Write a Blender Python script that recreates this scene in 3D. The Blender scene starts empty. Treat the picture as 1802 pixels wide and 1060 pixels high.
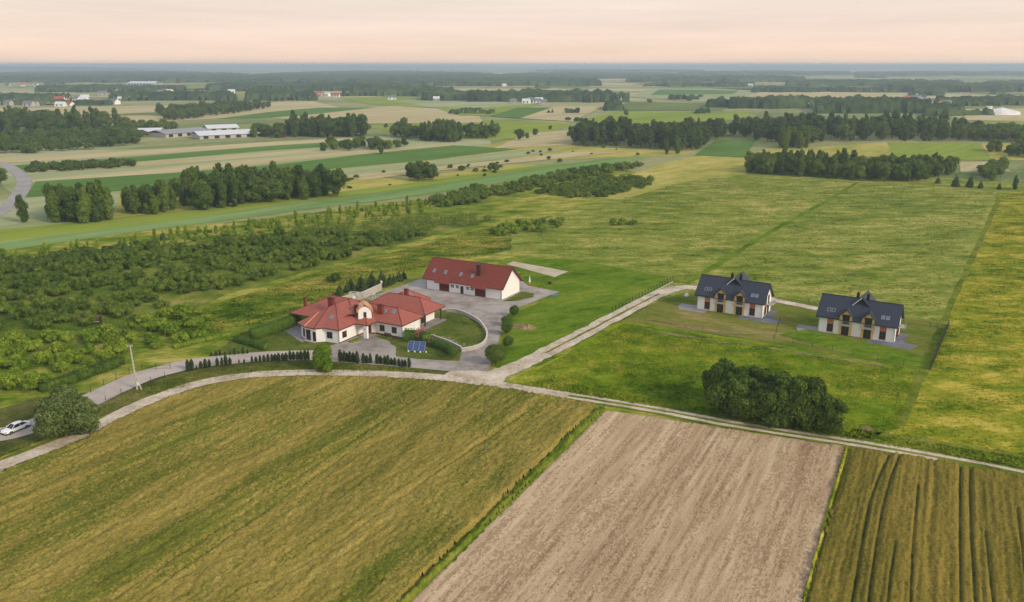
import bpy, math, random
import numpy as np
from mathutils import Vector, Matrix, noise as mnoise
R = math.radians
random.seed(7)
rng = np.random.default_rng(11)
C = bpy.context.scene.collection
sc = bpy.context.scene

# ------------------------------------------------------------------ camera
CAM_H, FPX, CX, CY = 60.0, 1480.0, 901.0, 530.0
PITCH = math.atan(416.0 / FPX)
cam_d = bpy.data.cameras.new('camera')
cam = bpy.data.objects.new('camera', cam_d); C.objects.link(cam)
cam_d.sensor_width = 36.0; cam_d.lens = 36.0 * FPX / 1802.0
cam_d.clip_start = 0.5; cam_d.clip_end = 60000
cam.location = (0, 0, CAM_H); cam.rotation_euler = (R(90) - PITCH, 0, 0)
sc.camera = cam

# ------------------------------------------------------------------ light
SUN_EL, SUN_AZ = 28.0, 127.0      # azimuth: clockwise from +Y (view direction)
w = bpy.data.worlds.new('World'); sc.world = w; w.use_nodes = True
nt = w.node_tree; nt.nodes.clear()
def N(t, ty, **kw):
    n = t.nodes.new(ty)
    for k, v in kw.items(): setattr(n, k, v)
    return n
def srgb(r, g, b, a=1.0):
    f = lambda c: (c / 255 / 12.92) if c / 255 <= 0.04045 else ((c / 255 + 0.055) / 1.055) ** 2.4
    return (f(r), f(g), f(b), a)
out = N(nt, 'ShaderNodeOutputWorld'); bg = N(nt, 'ShaderNodeBackground')
sky = N(nt, 'ShaderNodeTexSky', sky_type='NISHITA'); sky.sun_disc = False
sky.sun_elevation = R(SUN_EL); sky.sun_rotation = R(SUN_AZ); sky.air_density = 1.5; sky.dust_density = 3
tc = N(nt, 'ShaderNodeTexCoord'); sep = N(nt, 'ShaderNodeSeparateXYZ')
nt.links.new(tc.outputs['Generated'], sep.inputs[0])
ramp = N(nt, 'ShaderNodeValToRGB'); cr = ramp.color_ramp
cr.elements[0].position = 0.0; cr.elements[0].color = srgb(255, 222, 194)
cr.elements[1].position = 1.0; cr.elements[1].color = srgb(176, 188, 208)
for p, c in ((0.03, srgb(253, 227, 209)), (0.075, srgb(244, 230, 219)), (0.16, srgb(236, 228, 224)), (0.45, srgb(206, 210, 220))):
    e = cr.elements.new(p); e.color = c
nt.links.new(sep.outputs['Z'], ramp.inputs[0])
mp = N(nt, 'ShaderNodeMapping'); mp.inputs['Scale'].default_value = (1.6, 1.6, 26); mp.inputs['Rotation'].default_value = (0.012, 0.02, 0.3)
nz = N(nt, 'ShaderNodeTexNoise'); nz.inputs['Scale'].default_value = 1.5; nz.inputs['Detail'].default_value = 7; nz.inputs['Roughness'].default_value = 0.62
nt.links.new(tc.outputs['Generated'], mp.inputs[0]); nt.links.new(mp.outputs[0], nz.inputs['Vector'])
cm = N(nt, 'ShaderNodeMapRange'); cm.inputs[1].default_value = 0.35; cm.inputs[2].default_value = 0.72; cm.inputs[3].default_value = 1.10; cm.inputs[4].default_value = 0.93
nt.links.new(nz.outputs[0], cm.inputs[0])
veil = N(nt, 'ShaderNodeVectorMath', operation='SCALE')
nt.links.new(ramp.outputs[0], veil.inputs[0]); nt.links.new(cm.outputs[0], veil.inputs['Scale'])
skys = N(nt, 'ShaderNodeVectorMath', operation='SCALE'); skys.inputs['Scale'].default_value = 0.08
nt.links.new(sky.outputs[0], skys.inputs[0])
mx = N(nt, 'ShaderNodeMix', data_type='RGBA'); mx.inputs[0].default_value = 0.93    # a thin high overcast veils the clear sky
nt.links.new(skys.outputs[0], mx.inputs[6]); nt.links.new(veil.outputs[0], mx.inputs[7])
nt.links.new(mx.outputs[2], bg.inputs[0]); bg.inputs[1].default_value = 1.0
nt.links.new(bg.outputs[0], out.inputs[0])
sd = bpy.data.lights.new('sun', 'SUN'); sd.energy = 2.5; sd.angle = R(14); sd.color = (1.0, 0.84, 0.62)
so = bpy.data.objects.new('sun', sd); C.objects.link(so)
sdir = Vector((math.sin(R(SUN_AZ)) * math.cos(R(SUN_EL)), math.cos(R(SUN_AZ)) * math.cos(R(SUN_EL)), math.sin(R(SUN_EL))))
so.rotation_euler = sdir.to_track_quat('Z', 'Y').to_euler()
sc.view_settings.view_transform = 'Standard'; sc.view_settings.look = 'None'
sc.view_settings.exposure = 0.03; sc.view_settings.gamma = 1.0; sc.view_settings.use_curve_mapping = False
sc.render.engine = 'CYCLES'
sc.cycles.max_bounces = 6; sc.cycles.diffuse_bounces = 3; sc.cycles.glossy_bounces = 2; sc.cycles.transmission_bounces = 2
sc.cycles.use_denoising = True; sc.cycles.denoising_input_passes = 'RGB_ALBEDO_NORMAL'; sc.cycles.denoising_prefilter = 'NONE'
sc.cycles.volume_bounces = 1; sc.cycles.transparent_max_bounces = 4

# ------------------------------------------------------------------ ground survey: photo pixel -> place on the ground
cP, sP = math.cos(PITCH), math.sin(PITCH)
def G(px, py, z=0.0):
    u, v = px - CX, py - CY
    t = (CAM_H - z) / (FPX * sP + v * cP)
    return (u * t, (FPX * cP - v * sP) * t)
def mpp(y):      # metres per photo pixel at ground distance y
    return y / FPX / cP

# ------------------------------------------------------------------ mesh helpers
def tag(o, label=None, cat=None, group=None, kind=None):
    if label: o['label'] = label
    if cat: o['category'] = cat
    if group: o['group'] = group
    if kind: o['kind'] = kind
    return o
def empty(name, loc, rz=0.0):
    o = bpy.data.objects.new(name, None); C.objects.link(o); o.location = loc; o.rotation_euler = (0, 0, rz); o.empty_display_size = 0.5
    return o
def raw_mesh(name, V, Fc, mats=None, fm=None, smooth=False):
    """V (n,3) array, Fc (m,k) int array or list of faces"""
    me = bpy.data.meshes.new(name)
    if isinstance(Fc, np.ndarray):
        n, k = Fc.shape
        V = np.asarray(V, dtype=np.float32)
        me.vertices.add(len(V)); me.vertices.foreach_set('co', V.ravel())
        me.loops.add(n * k); me.loops.foreach_set('vertex_index', Fc.astype(np.int32).ravel())
        me.polygons.add(n); me.polygons.foreach_set('loop_start', np.arange(0, n * k, k, dtype=np.int32))
        me.polygons.foreach_set('loop_total', np.full(n, k, dtype=np.int32))
    else:
        me.from_pydata([tuple(v) for v in V], [], Fc); n = len(Fc)
    for m in (mats or []): me.materials.append(m)
    if fm is not None: me.polygons.foreach_set('material_index', np.asarray(fm, dtype=np.int32))
    if smooth: me.polygons.foreach_set('use_smooth', np.ones(n, dtype=bool))
    me.update(calc_edges=True)
    return me
def link(name, me, parent=None):
    o = bpy.data.objects.new(name, me); C.objects.link(o)
    if parent is not None: o.parent = parent
    return o
class MB:
    def __init__(s): s.v, s.f = [], []
    def add(s, vs, fs):
        b = len(s.v); s.v += [tuple(v) for v in vs]; s.f += [tuple(b + i for i in f) for f in fs]; return s
    def box(s, x0, x1, y0, y1, z0, z1, fr=None):
        P = [(x, y, z) for z in (z0, z1) for x, y in ((x0, y0), (x1, y0), (x1, y1), (x0, y1))]
        if fr: P = [fr(*p) for p in P]
        return s.add(P, [(0, 3, 2, 1), (4, 5, 6, 7), (0, 1, 5, 4), (1, 2, 6, 5), (2, 3, 7, 6), (3, 0, 4, 7)])
    def prism(s, pts, z0, z1):
        n = len(pts)
        return s.add([(x, y, z0) for x, y in pts] + [(x, y, z1) for x, y in pts],
                     [tuple(reversed(range(n))), tuple(range(n, 2 * n))] + [(i, (i + 1) % n, n + (i + 1) % n, n + i) for i in range(n)])
    def tube(s, p0, p1, r0, r1=None, k=8):
        r1 = r0 if r1 is None else r1
        p0, p1 = Vector(p0), Vector(p1); d = (p1 - p0).normalized()
        a = d.orthogonal().normalized(); b = d.cross(a)
        P = []
        for p, r in ((p0, r0), (p1, r1)):
            P += [p + a * r * math.cos(2 * math.pi * i / k) + b * r * math.sin(2 * math.pi * i / k) for i in range(k)]
        return s.add(P, [(i, (i + 1) % k, k + (i + 1) % k, k + i) for i in range(k)] + [tuple(range(k, 2 * k)), tuple(reversed(range(k)))])
    def build(s, name, m, parent=None, smooth=False):
        me = raw_mesh(name, s.v, s.f, [m], smooth=smooth)
        return link(name, me, parent)

# ------------------------------------------------------------------ materials
MATS = {}
def base_mat(name, rough=0.9):
    m = bpy.data.materials.new(name); m.use_nodes = True
    t = m.node_tree; b = t.nodes['Principled BSDF']; b.inputs['Roughness'].default_value = rough
    b.inputs['Specular IOR Level'].default_value = 0.15
    MATS[name] = m
    return m, t, b
def ground_mat(name, cols, s=(0.035, 0.3, 2.2), wts=(0.45, 0.3, 0.25), stretch=None, ang=0.0, bump=0.25, spread=1.0, contrast=None, rows=None, bd=0.3, fine_iso=False):
    """colour of a living or bare surface: three sizes of noise through a ramp. stretch makes it run along ang (rows of a crop)"""
    m, t, b = base_mat(name, 1.0); b.inputs['Specular IOR Level'].default_value = 0.0
    geo = N(t, 'ShaderNodeNewGeometry'); mp = N(t, 'ShaderNodeMapping')
    rot = N(t, 'ShaderNodeVectorRotate', rotation_type='Z_AXIS'); rot.inputs['Angle'].default_value = -ang
    t.links.new(geo.outputs['Position'], rot.inputs['Vector']); t.links.new(rot.outputs[0], mp.inputs['Vector'])
    if stretch: mp.inputs['Scale'].default_value = (1.0 / stretch, 1, 1)
    acc = None
    fine = None
    for i, (sc_, wt) in enumerate(zip(s, wts)):
        n = N(t, 'ShaderNodeTexNoise'); n.inputs['Scale'].default_value = sc_; n.inputs['Detail'].default_value = 5 if i < 2 else 3; n.inputs['Roughness'].default_value = 0.62
        src = rot.outputs[0] if (fine_iso and i == 2) else mp.outputs[0]
        t.links.new(src, n.inputs['Vector'])
        a = N(t, 'ShaderNodeMath', operation='MULTIPLY'); a.inputs[1].default_value = wt; t.links.new(n.outputs[0], a.inputs[0])
        if acc is None: acc = a.outputs[0]
        else:
            ad = N(t, 'ShaderNodeMath', operation='ADD'); t.links.new(acc, ad.inputs[0]); t.links.new(a.outputs[0], ad.inputs[1]); acc = ad.outputs[0]
        fine = n
    if rows:      # drilled rows: (metres between rows, weight)
        wv = N(t, 'ShaderNodeTexWave', bands_direction='Y'); wv.inputs['Scale'].default_value = 0.314 / rows[0]; wv.inputs['Distortion'].default_value = 1.5; wv.inputs['Detail'].default_value = 2; wv.inputs['Detail Scale'].default_value = 0.6
        t.links.new(rot.outputs[0], wv.inputs['Vector'])
        a = N(t, 'ShaderNodeMath', operation='MULTIPLY_ADD'); a.inputs[1].default_value = rows[1]; a.inputs[2].default_value = -rows[1] / 2
        t.links.new(wv.outputs[0], a.inputs[0])
        ad = N(t, 'ShaderNodeMath', operation='ADD'); t.links.new(acc, ad.inputs[0]); t.links.new(a.outputs[0], ad.inputs[1]); acc = ad.outputs[0]
    r = N(t, 'ShaderNodeValToRGB'); e = r.color_ramp.elements; n = len(cols)
    lo, hi = 0.5 - 0.105 * spread, 0.5 + 0.105 * spread
    while len(e) < n: e.new(0.5)
    for i, c in enumerate(cols):
        e[i].position = lo + (hi - lo) * i / (n - 1); e[i].color = c
    t.links.new(acc, r.inputs[0]); t.links.new(r.outputs[0], b.inputs['Base Color'])
    if bump:
        bp = N(t, 'ShaderNodeBump'); bp.inputs['Strength'].default_value = bump; bp.inputs['Distance'].default_value = bd
        t.links.new(acc, bp.inputs['Height']); t.links.new(bp.outputs[0], b.inputs['Normal'])
    return m
def leaf_mat(name, cols, trans=0.25, var=0.5):
    """leaf colour: one ramp driven by the plant's own random value and a noise through the crown"""
    m, t, b = base_mat(name, 0.75)
    oi = N(t, 'ShaderNodeObjectInfo'); geo = N(t, 'ShaderNodeNewGeometry')
    n = N(t, 'ShaderNodeTexNoise'); n.inputs['Scale'].default_value = 0.9; n.inputs['Detail'].default_value = 3
    t.links.new(geo.outputs['Position'], n.inputs['Vector'])
    a = N(t, 'ShaderNodeMath', operation='MULTIPLY_ADD'); a.inputs[1].default_value = var; t.links.new(oi.outputs['Random'], a.inputs[0])
    c = N(t, 'ShaderNodeMath', operation='MULTIPLY_ADD'); c.inputs[1].default_value = 1.5; c.inputs[2].default_value = -0.5 - var / 2 + 0.25
    t.links.new(n.outputs[0], c.inputs[0]); t.links.new(c.outputs[0], a.inputs[2])
    ri = N(t, 'ShaderNodeMath', operation='MULTIPLY_ADD'); ri.inputs[1].default_value = 0.35; t.links.new(geo.outputs['Random Per Island'], ri.inputs[0]); t.links.new(a.outputs[0], ri.inputs[2])
    r = N(t, 'ShaderNodeValToRGB'); e = r.color_ramp.elements
    while len(e) < len(cols): e.new(0.5)
    for i, cc in enumerate(cols):
        e[i].position = i / (len(cols) - 1); e[i].color = cc
    t.links.new(ri.outputs[0], r.inputs[0]); t.links.new(r.outputs[0], b.inputs['Base Color'])
    tr = N(t, 'ShaderNodeBsdfTranslucent'); t.links.new(r.outputs[0], tr.inputs[0])
    mxs = N(t, 'ShaderNodeMixShader'); mxs.inputs[0].default_value = trans
    o = t.nodes['Material Output']
    t.links.new(b.outputs[0], mxs.inputs[1]); t.links.new(tr.outputs[0], mxs.inputs[2]); t.links.new(mxs.outputs[0], o.inputs[0])
    return m
def solid(name, col, rough=0.8, metal=0.0, spec=0.3, var=0.12, scale=1.5, bump=0.0, stripes=None):
    m, t, b = base_mat(name, rough)
    b.inputs['Specular IOR Level'].default_value = spec; b.inputs['Metallic'].default_value = metal
    tcn = N(t, 'ShaderNodeTexCoord'); n = N(t, 'ShaderNodeTexNoise'); n.inputs['Scale'].default_value = scale; n.inputs['Detail'].default_value = 6
    n.inputs['Roughness'].default_value = 0.65
    t.links.new(tcn.outputs['Object'], n.inputs['Vector'])
    mr = N(t, 'ShaderNodeMapRange'); mr.inputs[1].default_value = 0.3; mr.inputs[2].default_value = 0.7; mr.inputs[3].default_value = 1 - var; mr.inputs[4].default_value = 1 + var
    t.links.new(n.outputs[0], mr.inputs[0])
    v = N(t, 'ShaderNodeVectorMath', operation='SCALE'); v.inputs[0].default_value = col[:3]; t.links.new(mr.outputs[0], v.inputs['Scale'])
    t.links.new(v.outputs[0], b.inputs['Base Color'])
    if stripes:     # tile courses in fine relief: one every `stripes` metres of height
        wv = N(t, 'ShaderNodeTexWave', bands_direction='Z', wave_profile='SAW'); wv.inputs['Scale'].default_value = 0.314 / stripes
        t.links.new(tcn.outputs['Object'], wv.inputs['Vector'])
        bp = N(t, 'ShaderNodeBump'); bp.inputs['Strength'].default_value = 0.5; bp.inputs['Distance'].default_value = 0.05
        t.links.new(wv.outputs[0], bp.inputs['Height']); t.links.new(bp.outputs[0], b.inputs['Normal'])
    elif bump:
        bp = N(t, 'ShaderNodeBump'); bp.inputs['Strength'].default_value = bump; bp.inputs['Distance'].default_value = 0.05
        t.links.new(n.outputs[0], bp.inputs['Height']); t.links.new(bp.outputs[0], b.inputs['Normal'])
    return m

# wheat rows run from the ploughed land's edge
_a, _b = G(715, 1060), G(1065, 720)
ANG_W1 = math.atan2(_b[1] - _a[1], _b[0] - _a[0])
_a, _b = G(1410, 1060), G(1490, 785)
ANG_PL = math.atan2(_b[1] - _a[1], _b[0] - _a[0])
_a, _b = G(0, 440), G(600, 352)
ANG_ST = math.atan2(_b[1] - _a[1], _b[0] - _a[0])

M_wheat = ground_mat('wheat_left', [srgb(94, 96, 42), srgb(130, 121, 56), srgb(156, 139, 70), srgb(182, 160, 92)], s=(0.09, 0.7, 3.6), wts=(0.3, 0.3, 0.4), stretch=7, ang=ANG_W1, bump=0.3, fine_iso=True, spread=1.1)
M_wheatgreen = ground_mat('wheat_green', [srgb(78, 88, 32), srgb(102, 108, 40), srgb(128, 126, 54), srgb(150, 142, 70)], s=(0.09, 0.7, 3.6), wts=(0.3, 0.3, 0.4), stretch=7, ang=ANG_W1, bump=0.3, fine_iso=True, spread=1.1)
M_plough2 = ground_mat('ploughed_damp', [srgb(130, 104, 76), srgb(158, 132, 102), srgb(174, 149, 118), srgb(190, 165, 134)], s=(0.12, 1.4, 5.5), wts=(0.30, 0.33, 0.37), stretch=16, ang=ANG_PL, bump=0.3, fine_iso=True)
M_wheat2 = ground_mat('wheat_right', [srgb(82, 82, 32), srgb(112, 104, 44), srgb(136, 120, 54), srgb(156, 134, 66)], s=(0.06, 1.0, 3.4), wts=(0.3, 0.3, 0.4), stretch=10, ang=ANG_PL, bump=0.3, fine_iso=True, spread=1.1)
M_plough = ground_mat('ploughed', [srgb(148, 122, 92), srgb(180, 154, 122), srgb(196, 171, 138), srgb(214, 191, 158)], s=(0.12, 1.4, 5.5), wts=(0.30, 0.33, 0.37), stretch=16, ang=ANG_PL, bump=0.3, fine_iso=True, spread=.9)
M_land = ground_mat('countryside', [srgb(100, 120, 70), srgb(132, 142, 90), srgb(158, 158, 110), srgb(176, 168, 128)], s=(0.004, 0.03, 0.3), wts=(0.5, 0.3, 0.2), stretch=3, ang=ANG_ST, bump=0)
M_meadow = ground_mat('meadow', [srgb(82, 102, 34), srgb(116, 132, 48), srgb(146, 150, 68), srgb(184, 172, 102)], s=(0.04, 0.2, 0.9), wts=(0.32, 0.42, 0.26), stretch=2.2, ang=0.05, spread=0.95, bump=0.08)
M_center = ground_mat('lush_meadow', [srgb(68, 98, 14), srgb(102, 128, 22), srgb(132, 146, 36), srgb(174, 166, 66)], s=(0.05, 0.22, 1.2), wts=(0.4, 0.38, 0.22), spread=1.1, bump=0.1)
M_yellow = ground_mat('yellow_meadow', [srgb(84, 108, 20), srgb(124, 136, 32), srgb(156, 152, 48), srgb(192, 176, 78)], s=(0.05, 0.2, 1.0), wts=(0.34, 0.40, 0.26), stretch=1.8, ang=0.1, spread=0.95, bump=0.12)
M_golden = ground_mat('golden_meadow', [srgb(134, 144, 60), srgb(164, 160, 78), srgb(188, 174, 96), srgb(200, 184, 112)], s=(0.03, 0.2, 1.6), stretch=3, ang=ANG_ST, bump=0.1)
M_lawn = ground_mat('lawn', [srgb(66, 94, 16), srgb(90, 118, 24), srgb(110, 132, 36), srgb(132, 142, 52)], s=(0.08, 0.5, 3), stretch=2, ang=0.5, bump=0.08)
M_garden = ground_mat('garden_lawn', [srgb(66, 82, 30), srgb(86, 100, 38), srgb(104, 112, 50), srgb(124, 122, 66)], s=(0.12, 0.6, 3), bump=0.1)
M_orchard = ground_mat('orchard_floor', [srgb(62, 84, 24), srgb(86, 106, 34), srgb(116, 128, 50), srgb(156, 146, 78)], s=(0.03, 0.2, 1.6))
M_wild = ground_mat('wild_grass', [srgb(68, 98, 20), srgb(106, 126, 36), srgb(146, 148, 60), srgb(190, 172, 98)], s=(0.04, 0.16, 1.0), wts=(0.34, 0.40, 0.26), stretch=1.9, ang=0.25, bump=0.12, spread=1.05)
M_verge = ground_mat('verge', [srgb(60, 70, 32), srgb(84, 90, 42), srgb(106, 106, 56), srgb(128, 120, 72)], s=(0.1, 0.5, 2.6))
M_verge2 = ground_mat('green_verge', [srgb(70, 92, 22), srgb(96, 114, 32), srgb(124, 130, 48), srgb(146, 140, 70)], s=(0.1, 0.5, 2.6))
M_yard = ground_mat('worn_yard', [srgb(72, 96, 22), srgb(98, 114, 38), srgb(130, 126, 62), srgb(164, 144, 100)], s=(0.07, 0.3, 2.0), stretch=2.5, ang=-0.5, spread=1.25)
M_gravel = ground_mat('gravel', [srgb(158, 142, 122), srgb(192, 176, 154), srgb(210, 196, 176), srgb(224, 212, 194)], s=(0.2, 1.2, 5), bump=0.3, bd=0.1)
M_pave = ground_mat('paving', [srgb(132, 124, 116), srgb(156, 147, 139), srgb(172, 163, 155), srgb(184, 176, 168)], s=(0.06, 0.4, 4), wts=(.5,.3,.2), bump=0.1, bd=0.05, spread=.9)
M_asphalt = ground_mat('asphalt', [srgb(150, 146, 142), srgb(166, 162, 158), srgb(178, 174, 168)], s=(0.08, 0.5, 4), bump=0.05)
M_drive = ground_mat('concrete_road', [srgb(168, 156, 146), srgb(184, 172, 162), srgb(194, 184, 174)], s=(0.08, 0.5, 4), bump=0.05)
M_slab = ground_mat('slab', [srgb(96, 98, 108), srgb(118, 120, 130), srgb(134, 136, 144)], s=(0.3, 1.5, 5), bump=0.1, bd=0.05)
M_slab2 = ground_mat('pale_slab', [srgb(134, 128, 126), srgb(152, 146, 144), srgb(166, 160, 156)], s=(0.3, 1.5, 5), bump=0.1, bd=0.05)
M_sand = ground_mat('sand', [srgb(176, 162, 136), srgb(196, 182, 156), srgb(212, 200, 176)], s=(0.2, 1.2, 5), bump=0.2)
M_soil = ground_mat('soil', [srgb(120, 100, 74), srgb(146, 126, 96), srgb(166, 146, 114)], s=(0.3, 1.2, 5))
M_soildark = ground_mat('dark_weeds', [srgb(84, 72, 44), srgb(104, 90, 56), srgb(110, 104, 56)], s=(0.3, 1.2, 5), bump=0)
M_crop_green = ground_mat('green_crop', [srgb(84, 116, 52), srgb(96, 128, 62), srgb(110, 140, 74)], s=(0.01, 0.08, 0.8), stretch=6, ang=ANG_ST)
M_crop_blue = ground_mat('blue_green_crop', [srgb(100, 134, 68), srgb(124, 152, 88), srgb(150, 170, 112)], s=(0.012, 0.09, 0.8), stretch=10, ang=ANG_ST)
M_crop_light = ground_mat('light_crop', [srgb(118, 142, 50), srgb(140, 156, 62), srgb(156, 166, 78)], s=(0.012, 0.09, 0.8), stretch=10, ang=ANG_ST)
M_crop_pale = ground_mat('pale_crop', [srgb(138, 152, 102), srgb(162, 168, 122), srgb(184, 182, 146)], s=(0.012, 0.09, 0.8), stretch=10, ang=ANG_ST)
M_tan = ground_mat('ripe_field', [srgb(170, 160, 112), srgb(192, 178, 134), srgb(206, 190, 150)], s=(0.01, 0.08, 0.8), stretch=8, ang=ANG_ST)
M_olive = ground_mat('olive_field', [srgb(98, 116, 62), srgb(114, 130, 74), srgb(128, 140, 86)], s=(0.01, 0.08, 0.8), stretch=6, ang=ANG_ST)
M_farwood = ground_mat('far_wood', [srgb(36, 56, 30), srgb(62, 82, 42), srgb(92, 108, 58)], s=(0.006, 0.02, 0.08), bump=0)

L_dark = leaf_mat('leaf_dark', [srgb(48, 70, 28), srgb(74, 98, 38), srgb(106, 126, 56)])
L_tree = leaf_mat('leaf_tree', [srgb(56, 82, 26), srgb(86, 110, 38), srgb(120, 140, 56)])
L_bright = leaf_mat('leaf_bright', [srgb(76, 108, 22), srgb(110, 140, 34), srgb(150, 168, 56)])
L_orch = leaf_mat('leaf_orchard', [srgb(54, 80, 22), srgb(86, 112, 34), srgb(126, 144, 54)])
L_conif = leaf_mat('leaf_conifer', [srgb(44, 62, 34), srgb(64, 84, 44), srgb(86, 106, 56)], trans=0.1)
L_will = leaf_mat('leaf_willow', [srgb(54, 74, 34), srgb(84, 104, 50), srgb(128, 144, 82)])
L_thuja = leaf_mat('leaf_thuja', [srgb(36, 52, 28), srgb(52, 70, 34), srgb(66, 86, 40)], trans=0.1)
L_thick = leaf_mat('leaf_thicket', [srgb(48, 72, 20), srgb(72, 96, 30), srgb(100, 122, 44)])
L_hedge = leaf_mat('leaf_hedge', [srgb(56, 88, 26), srgb(78, 110, 34), srgb(102, 130, 46)])
L_flower = solid('blossom', srgb(214, 96, 128), 0.8)
M_bark = solid('bark', srgb(92, 80, 66), 0.95, bump=0.5)
M_white = solid('render_white', srgb(244, 243, 241), 0.85, var=0.02, scale=0.5)
M_cream = solid('render_cream', srgb(242, 239, 235), 0.85, var=0.02, scale=0.5)
M_redroof = solid('roof_red_tile', srgb(162, 92, 78), 0.6, var=0.14, scale=1.1, stripes=0.17)
M_barnroof = solid('roof_barn_tile', srgb(130, 62, 50), 0.6, var=0.14, scale=1.0, stripes=0.2)
M_darkroof = solid('roof_anthracite', srgb(58, 64, 78), 0.5, var=0.08, scale=0.8, stripes=0.2)
M_ridge = solid('ridge_tile', srgb(120, 58, 52), 0.6)
M_copper = solid('copper', srgb(226, 160, 118), 0.4, metal=0.3)
M_brick = solid('brick_red', srgb(128, 62, 46), 0.9, var=0.2, scale=6)
M_brickdk = solid('brick_brown', srgb(78, 48, 42), 0.9, var=0.2, scale=6)
M_black = solid('dark_metal', srgb(36, 36, 40), 0.5)
M_glass = solid('glass_dark', srgb(38, 44, 50), 0.08, spec=0.8, var=0.02)
M_skyl = solid('skylight_glass', srgb(96, 122, 140), 0.06, spec=1.0, var=0.02)
M_brown = solid('frame_brown', srgb(94, 56, 48), 0.6)
M_door = solid('door_maroon', srgb(98, 46, 40), 0.7, var=0.08)
M_plinth = solid('plinth', srgb(110, 70, 66), 0.8)
M_yellow2 = solid('render_ochre', srgb(222, 184, 112), 0.8, var=0.04)
M_wood = solid('wood_panel', srgb(182, 112, 72), 0.6, var=0.12, scale=4)
M_woodb = solid('wood_beam', srgb(84, 66, 56), 0.8)
M_gray = solid('grey_metal', srgb(150, 152, 154), 0.5)
M_conc = solid('concrete', srgb(184, 180, 174), 0.9, var=0.08)
M_rubble = solid('rubble', srgb(150, 138, 124), 0.9, var=0.2)
M_wallw = solid('wall_cap', srgb(208, 200, 190), 0.9, var=0.06)
M_car = solid('car_white', srgb(246, 246, 246), 0.35, spec=0.4, var=0.01)
M_tyre = solid('tyre', srgb(30, 30, 32), 0.8)
M_rim = solid('rim', srgb(130, 132, 136), 0.3, metal=0.7)
M_solar = solid('solar_glass', srgb(52, 76, 132), 0.12, spec=0.8, var=0.06)
M_red = solid('red_paint', srgb(190, 50, 50), 0.6)
M_plas = solid('white_plastic', srgb(232, 232, 230), 0.5)
M_blue = solid('blue_plastic', srgb(40, 130, 200), 0.5)
M_metalroof = solid('pale_sheet_roof', srgb(222, 224, 228), 0.4, var=0.05, scale=0.2)

# ------------------------------------------------------------------ ground sheets
def pts_world(poly): return [G(*p) for p in poly]
def resample(P, n_per=8, closed=True):
    """Catmull-Rom through the points"""
    P = [Vector((p[0], p[1], 0)) for p in P]; out_ = []
    n = len(P); rng_ = range(n if closed else n - 1)
    for i in rng_:
        a = P[(i - 1) % n] if closed or i > 0 else P[0]; b = P[i]; c = P[(i + 1) % n]; d = P[(i + 2) % n] if closed or i < n - 2 else P[-1]
        for k in range(n_per):
            t = k / n_per
            q = 0.5 * ((2 * b) + (c - a) * t + (2 * a - 5 * b + 4 * c - d) * t * t + (3 * b - a - 3 * c + d) * t ** 3)
            out_.append((q.x, q.y))
    if not closed: out_.append((P[-1].x, P[-1].y))
    return out_
def sheet_w(name, W_, mat, layer=1, label=None, jag=0.0, cut=None):
    dist = min(p[1] for p in W_)
    z = 0.012 * layer * max(1.0, dist / 150.0)
    if jag:      # a living edge is never ruler-straight
        Q = []
        for i, p in enumerate(W_):
            q = W_[(i + 1) % len(W_)]; L = math.hypot(q[0] - p[0], q[1] - p[1]); k = int(min(80, max(1, L / (jag * 4))))
            for j in range(k):
                t = j / k; x, y = p[0] + (q[0] - p[0]) * t, p[1] + (q[1] - p[1]) * t
                if j: x += random.uniform(-jag, jag); y += random.uniform(-jag, jag)
                Q.append((x, y))
        W_ = Q
    me = raw_mesh(name, [(x, y, z) for x, y in W_], [tuple(range(len(W_)))], [mat])
    if me.polygons[0].normal.z < 0: me.flip_normals()
    o = link(name, me); tag(o, label, kind='structure')
    return o
def sheet(name, poly, mat, layer=1, label=None, jag=0.0): return sheet_w(name, pts_world(poly), mat, layer, label, jag)
def ribbon(name, line, width, mat, layer, label=None, jag=0.15, world=False, off=0.0):
    P = resample([p if world else G(*p[:2]) for p in line], 8, False)
    L_, R_ = [], []
    for i, p in enumerate(P):
        a = P[max(0, i - 1)]; b = P[min(len(P) - 1, i + 1)]
        dx, dy = b[0] - a[0], b[1] - a[1]; l = math.hypot(dx, dy) or 1; nx, ny = -dy / l, dx / l
        wd = width / 2
        L_.append((p[0] + nx * (off + wd + random.uniform(-jag, jag)), p[1] + ny * (off + wd + random.uniform(-jag, jag))))
        R_.append((p[0] + nx * (off - wd + random.uniform(-jag, jag)), p[1] + ny * (off - wd + random.uniform(-jag, jag))))
    n = len(P)
    dist = min(p[1] for p in P)
    z = 0.012 * layer
    V = [(x, y, z) for x, y in L_] + [(x, y, z) for x, y in R_]
    me = raw_mesh(name, V, [(i, n + i, n + i + 1, i + 1) for i in range(n - 1)], [mat])
    o = link(name, me); tag(o, label, kind='structure'); return o, P

HORIZ = 17500.0
me = raw_mesh('ground', [(-16000, -300, 0), (16000, -300, 0), (16000, HORIZ, 0), (-16000, HORIZ, 0)], [(0, 1, 2, 3)], [M_land])
tag(link('ground', me), 'flat farmland reaching to the horizon', kind='structure')

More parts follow.
